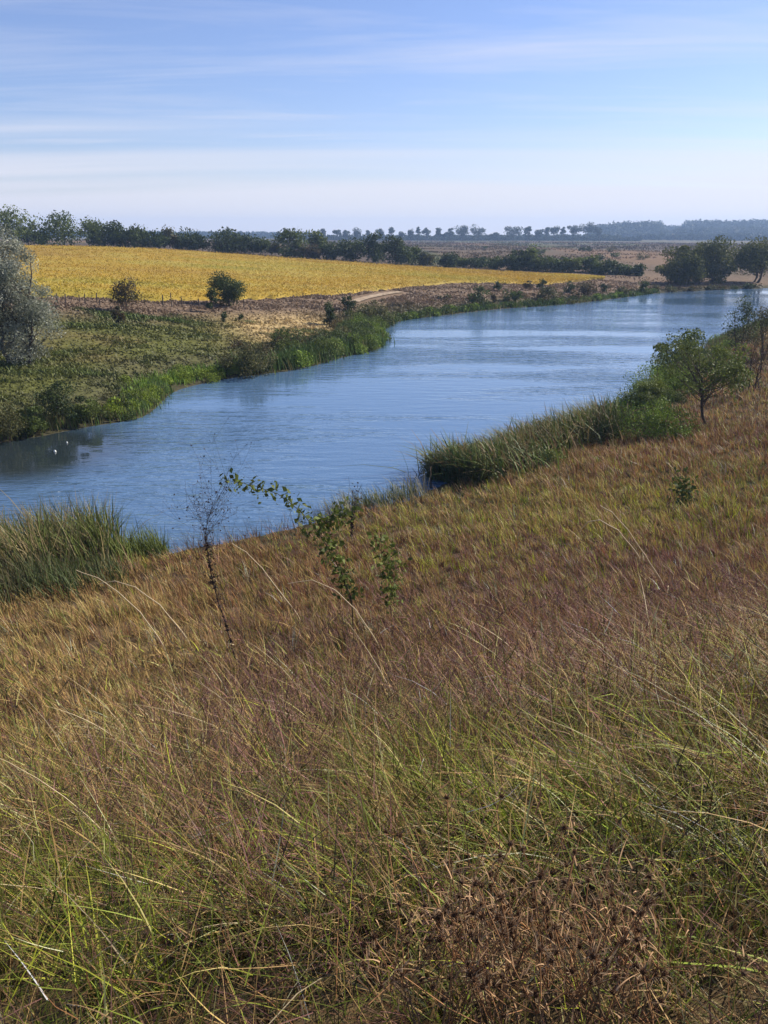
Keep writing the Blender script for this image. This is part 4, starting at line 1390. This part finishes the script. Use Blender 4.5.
# ------------------------------------------------------------------ dried thistles
def head_mesh(seed):
    rng = np.random.default_rng(seed)
    s = Soup()
    R = .0062
    prof = [(-1.0, .12), (-.6, .75), (0, 1), (.5, .8), (.9, .35), (1.0, .02)]
    tube(s, [(0, 0, a * R) for a, b in prof], [b * R for a, b in prof], (.070, .038, .022), 8)
    n = 70
    v = rng.normal(size=(n, 3)); v[:, 2] += .5; v /= np.linalg.norm(v, axis=1)[:, None]
    sd_ = np.cross(v, rng.normal(size=(n, 3))); sd_ /= np.linalg.norm(sd_, axis=1)[:, None]
    b = v * R * .8; e = v * R * (1.5 + .7 * rng.random((n, 1))); w_ = sd_ * .0011
    vv = np.stack([b - w_, b + w_, e + w_ * .1, e - w_ * .1], 1).reshape(-1, 3)
    s.add(vv, np.arange(n * 4).reshape(-1, 4), np.tile([.11, .055, .028], (n * 4, 1)))
    m_ = 7
    an = np.arange(m_) * 2 * pi / m_ + rng.random(m_)
    base = np.tile([0, 0, -R * .8], (m_, 1))
    bc = np.tile([.30, .21, .13], (m_, 1))
    blades(s, base, an, np.full(m_, .026) * (.6 + .7 * rng.random(m_)), np.full(m_, .0034), np.full(m_, .95), .3 * rng.normal(size=m_), bc * .6, bc, 4, rng)
    o_ = s.build('flower_head', M_LEAF)
    me = o_.data
    bpy.data.objects.remove(o_)
    return me


HEADS = [head_mesh(900 + k_) for k_ in range(4)]
TH = [  # where the top of the plant shows, distance, number of heads, spread
    (425, 885, 1.70, 40, .22, 'dried brown spiny thistle at bottom centre, leftmost of the dead clump'),
    (488, 872, 1.80, 42, .20, 'dried brown thistle in the middle of the dead clump, behind the widest one'),
    (530, 915, 1.62, 50, .22, 'widest dried brown thistle of the dead clump, low in the middle'),
    (585, 876, 1.78, 42, .20, 'dried brown thistle at upper right of the dead clump'),
    (622, 920, 1.66, 36, .18, 'dried brown thistle at the right end of the dead clump'),
]
for q_, (px, py, Y, nh, spd, lab) in enumerate(TH):
    rng = np.random.default_rng(500 + q_)
    T = ray(px, py) * Y + np.array([0, 0, EYE])
    g0 = tz(T[0] + .05, T[1])
    base = np.array([T[0] + .05, T[1], g0])
    hgt = max(T[2] - g0, .22)
    print('thistle', hgt, 'room', base[:2])
    root = empty('dried_thistle', base)
    tag(root, lab, 'thistle', 'dried thistles at the bottom of the slope')
    st = Soup(); lv = Soup()
    top_ = T - base
    fork = top_ * np.array([.4, .4, .30])
    tube(st, np.array([[0, 0, -.02], fork * .5 + rng.normal(size=3) * .01, fork]), [.0045, .004, .0035], (.11, .07, .04), 6)
    nb = 7
    bran = []
    for k_ in range(nb):
        a_ = k_ * 2 * pi / nb + rng.random() * .6
        e = fork + np.array([cos(a_) * spd * .5, sin(a_) * spd * .35, hgt * .38 * (.6 + .6 * rng.random())])
        m_ = (fork + e) / 2 + rng.normal(size=3) * .015
        tube(st, np.array([fork * (.75 + .25 * rng.random()), m_, e]), [.0030, .0025, .002], (.16, .105, .06), 5)
        bran.append(e)
    for k_ in range(nh):
        b = bran[k_ % nb]
        dst = np.array([rng.normal() * spd * .46, rng.normal() * spd * .36, rng.normal() * hgt * .16 + hgt * .12])
        e = b + dst
        e[2] = hgt * (.84 + .13 * rng.normal())
        m_ = (b + e) / 2 + np.array([0, 0, -.012]) + rng.normal(size=3) * .01
        tube(st, np.array([b, m_, e]), [.0019, .0015, .0013], np.array((.27, .14, .065)) * (.6 + .7 * rng.random()), 4)
        h_ = bpy.data.objects.new('flower_head', HEADS[rng.integers(0, 4)])
        COL.objects.link(h_)
        h_.parent = root
        h_.location = e
        h_.rotation_euler = (rng.normal() * .5, rng.normal() * .5, rng.random() * 6.28)
        sc_ = .72 + .40 * rng.random()
        h_.scale = (sc_, sc_, sc_)
        nb2 = 6
        C_ = e + rng.normal(size=(nb2, 3)) * np.array([.03, .03, .022]) - np.array([0, 0, .012])
        cl_ = np.array([[.44, .27, .14]]) * (.25 + 1.0 * rng.random((nb2, 1)) ** 1.5)
        blades(lv, C_, rng.random(nb2) * 6.28, .014 + .026 * rng.random(nb2), np.full(nb2, .0042), .8 * np.ones(nb2), rng.normal(size=nb2) * .9, cl_, cl_ * 1.2, 4, rng)
    st.build('stem', M_BARK, root, smooth=True)
    lv.build('dry_leaves', M_LEAF, root)

# ------------------------------------------------------------------ haze over the valley
mh = bpy.data.materials.new('air_haze')
mh.use_nodes = True
t = mh.node_tree
t.nodes.clear()
o = nd(t, 'ShaderNodeOutputMaterial')
vv = nd(t, 'ShaderNodeVolumePrincipled')
vv.inputs['Color'].default_value = (.44, .64, 1.0, 1)
vv.inputs['Density'].default_value = 0.00027
vv.inputs['Anisotropy'].default_value = .2
t.links.new(vv.outputs[0], o.inputs['Volume'])
X = 2750; zb_, zt_ = float(gz.min()) - 1, 50.0
hv = np.array([(sx * X, sy * X, z_) for z_ in (zb_, zt_) for sx, sy in ((-1, -1), (1, -1), (1, 1), (-1, 1))], float)
hq = np.array([[3, 2, 1, 0], [4, 5, 6, 7], [0, 1, 5, 4], [1, 2, 6, 5], [2, 3, 7, 6], [3, 0, 4, 7]])
tag(raw_mesh('haze', hv, hq, None, mh), kind='stuff')
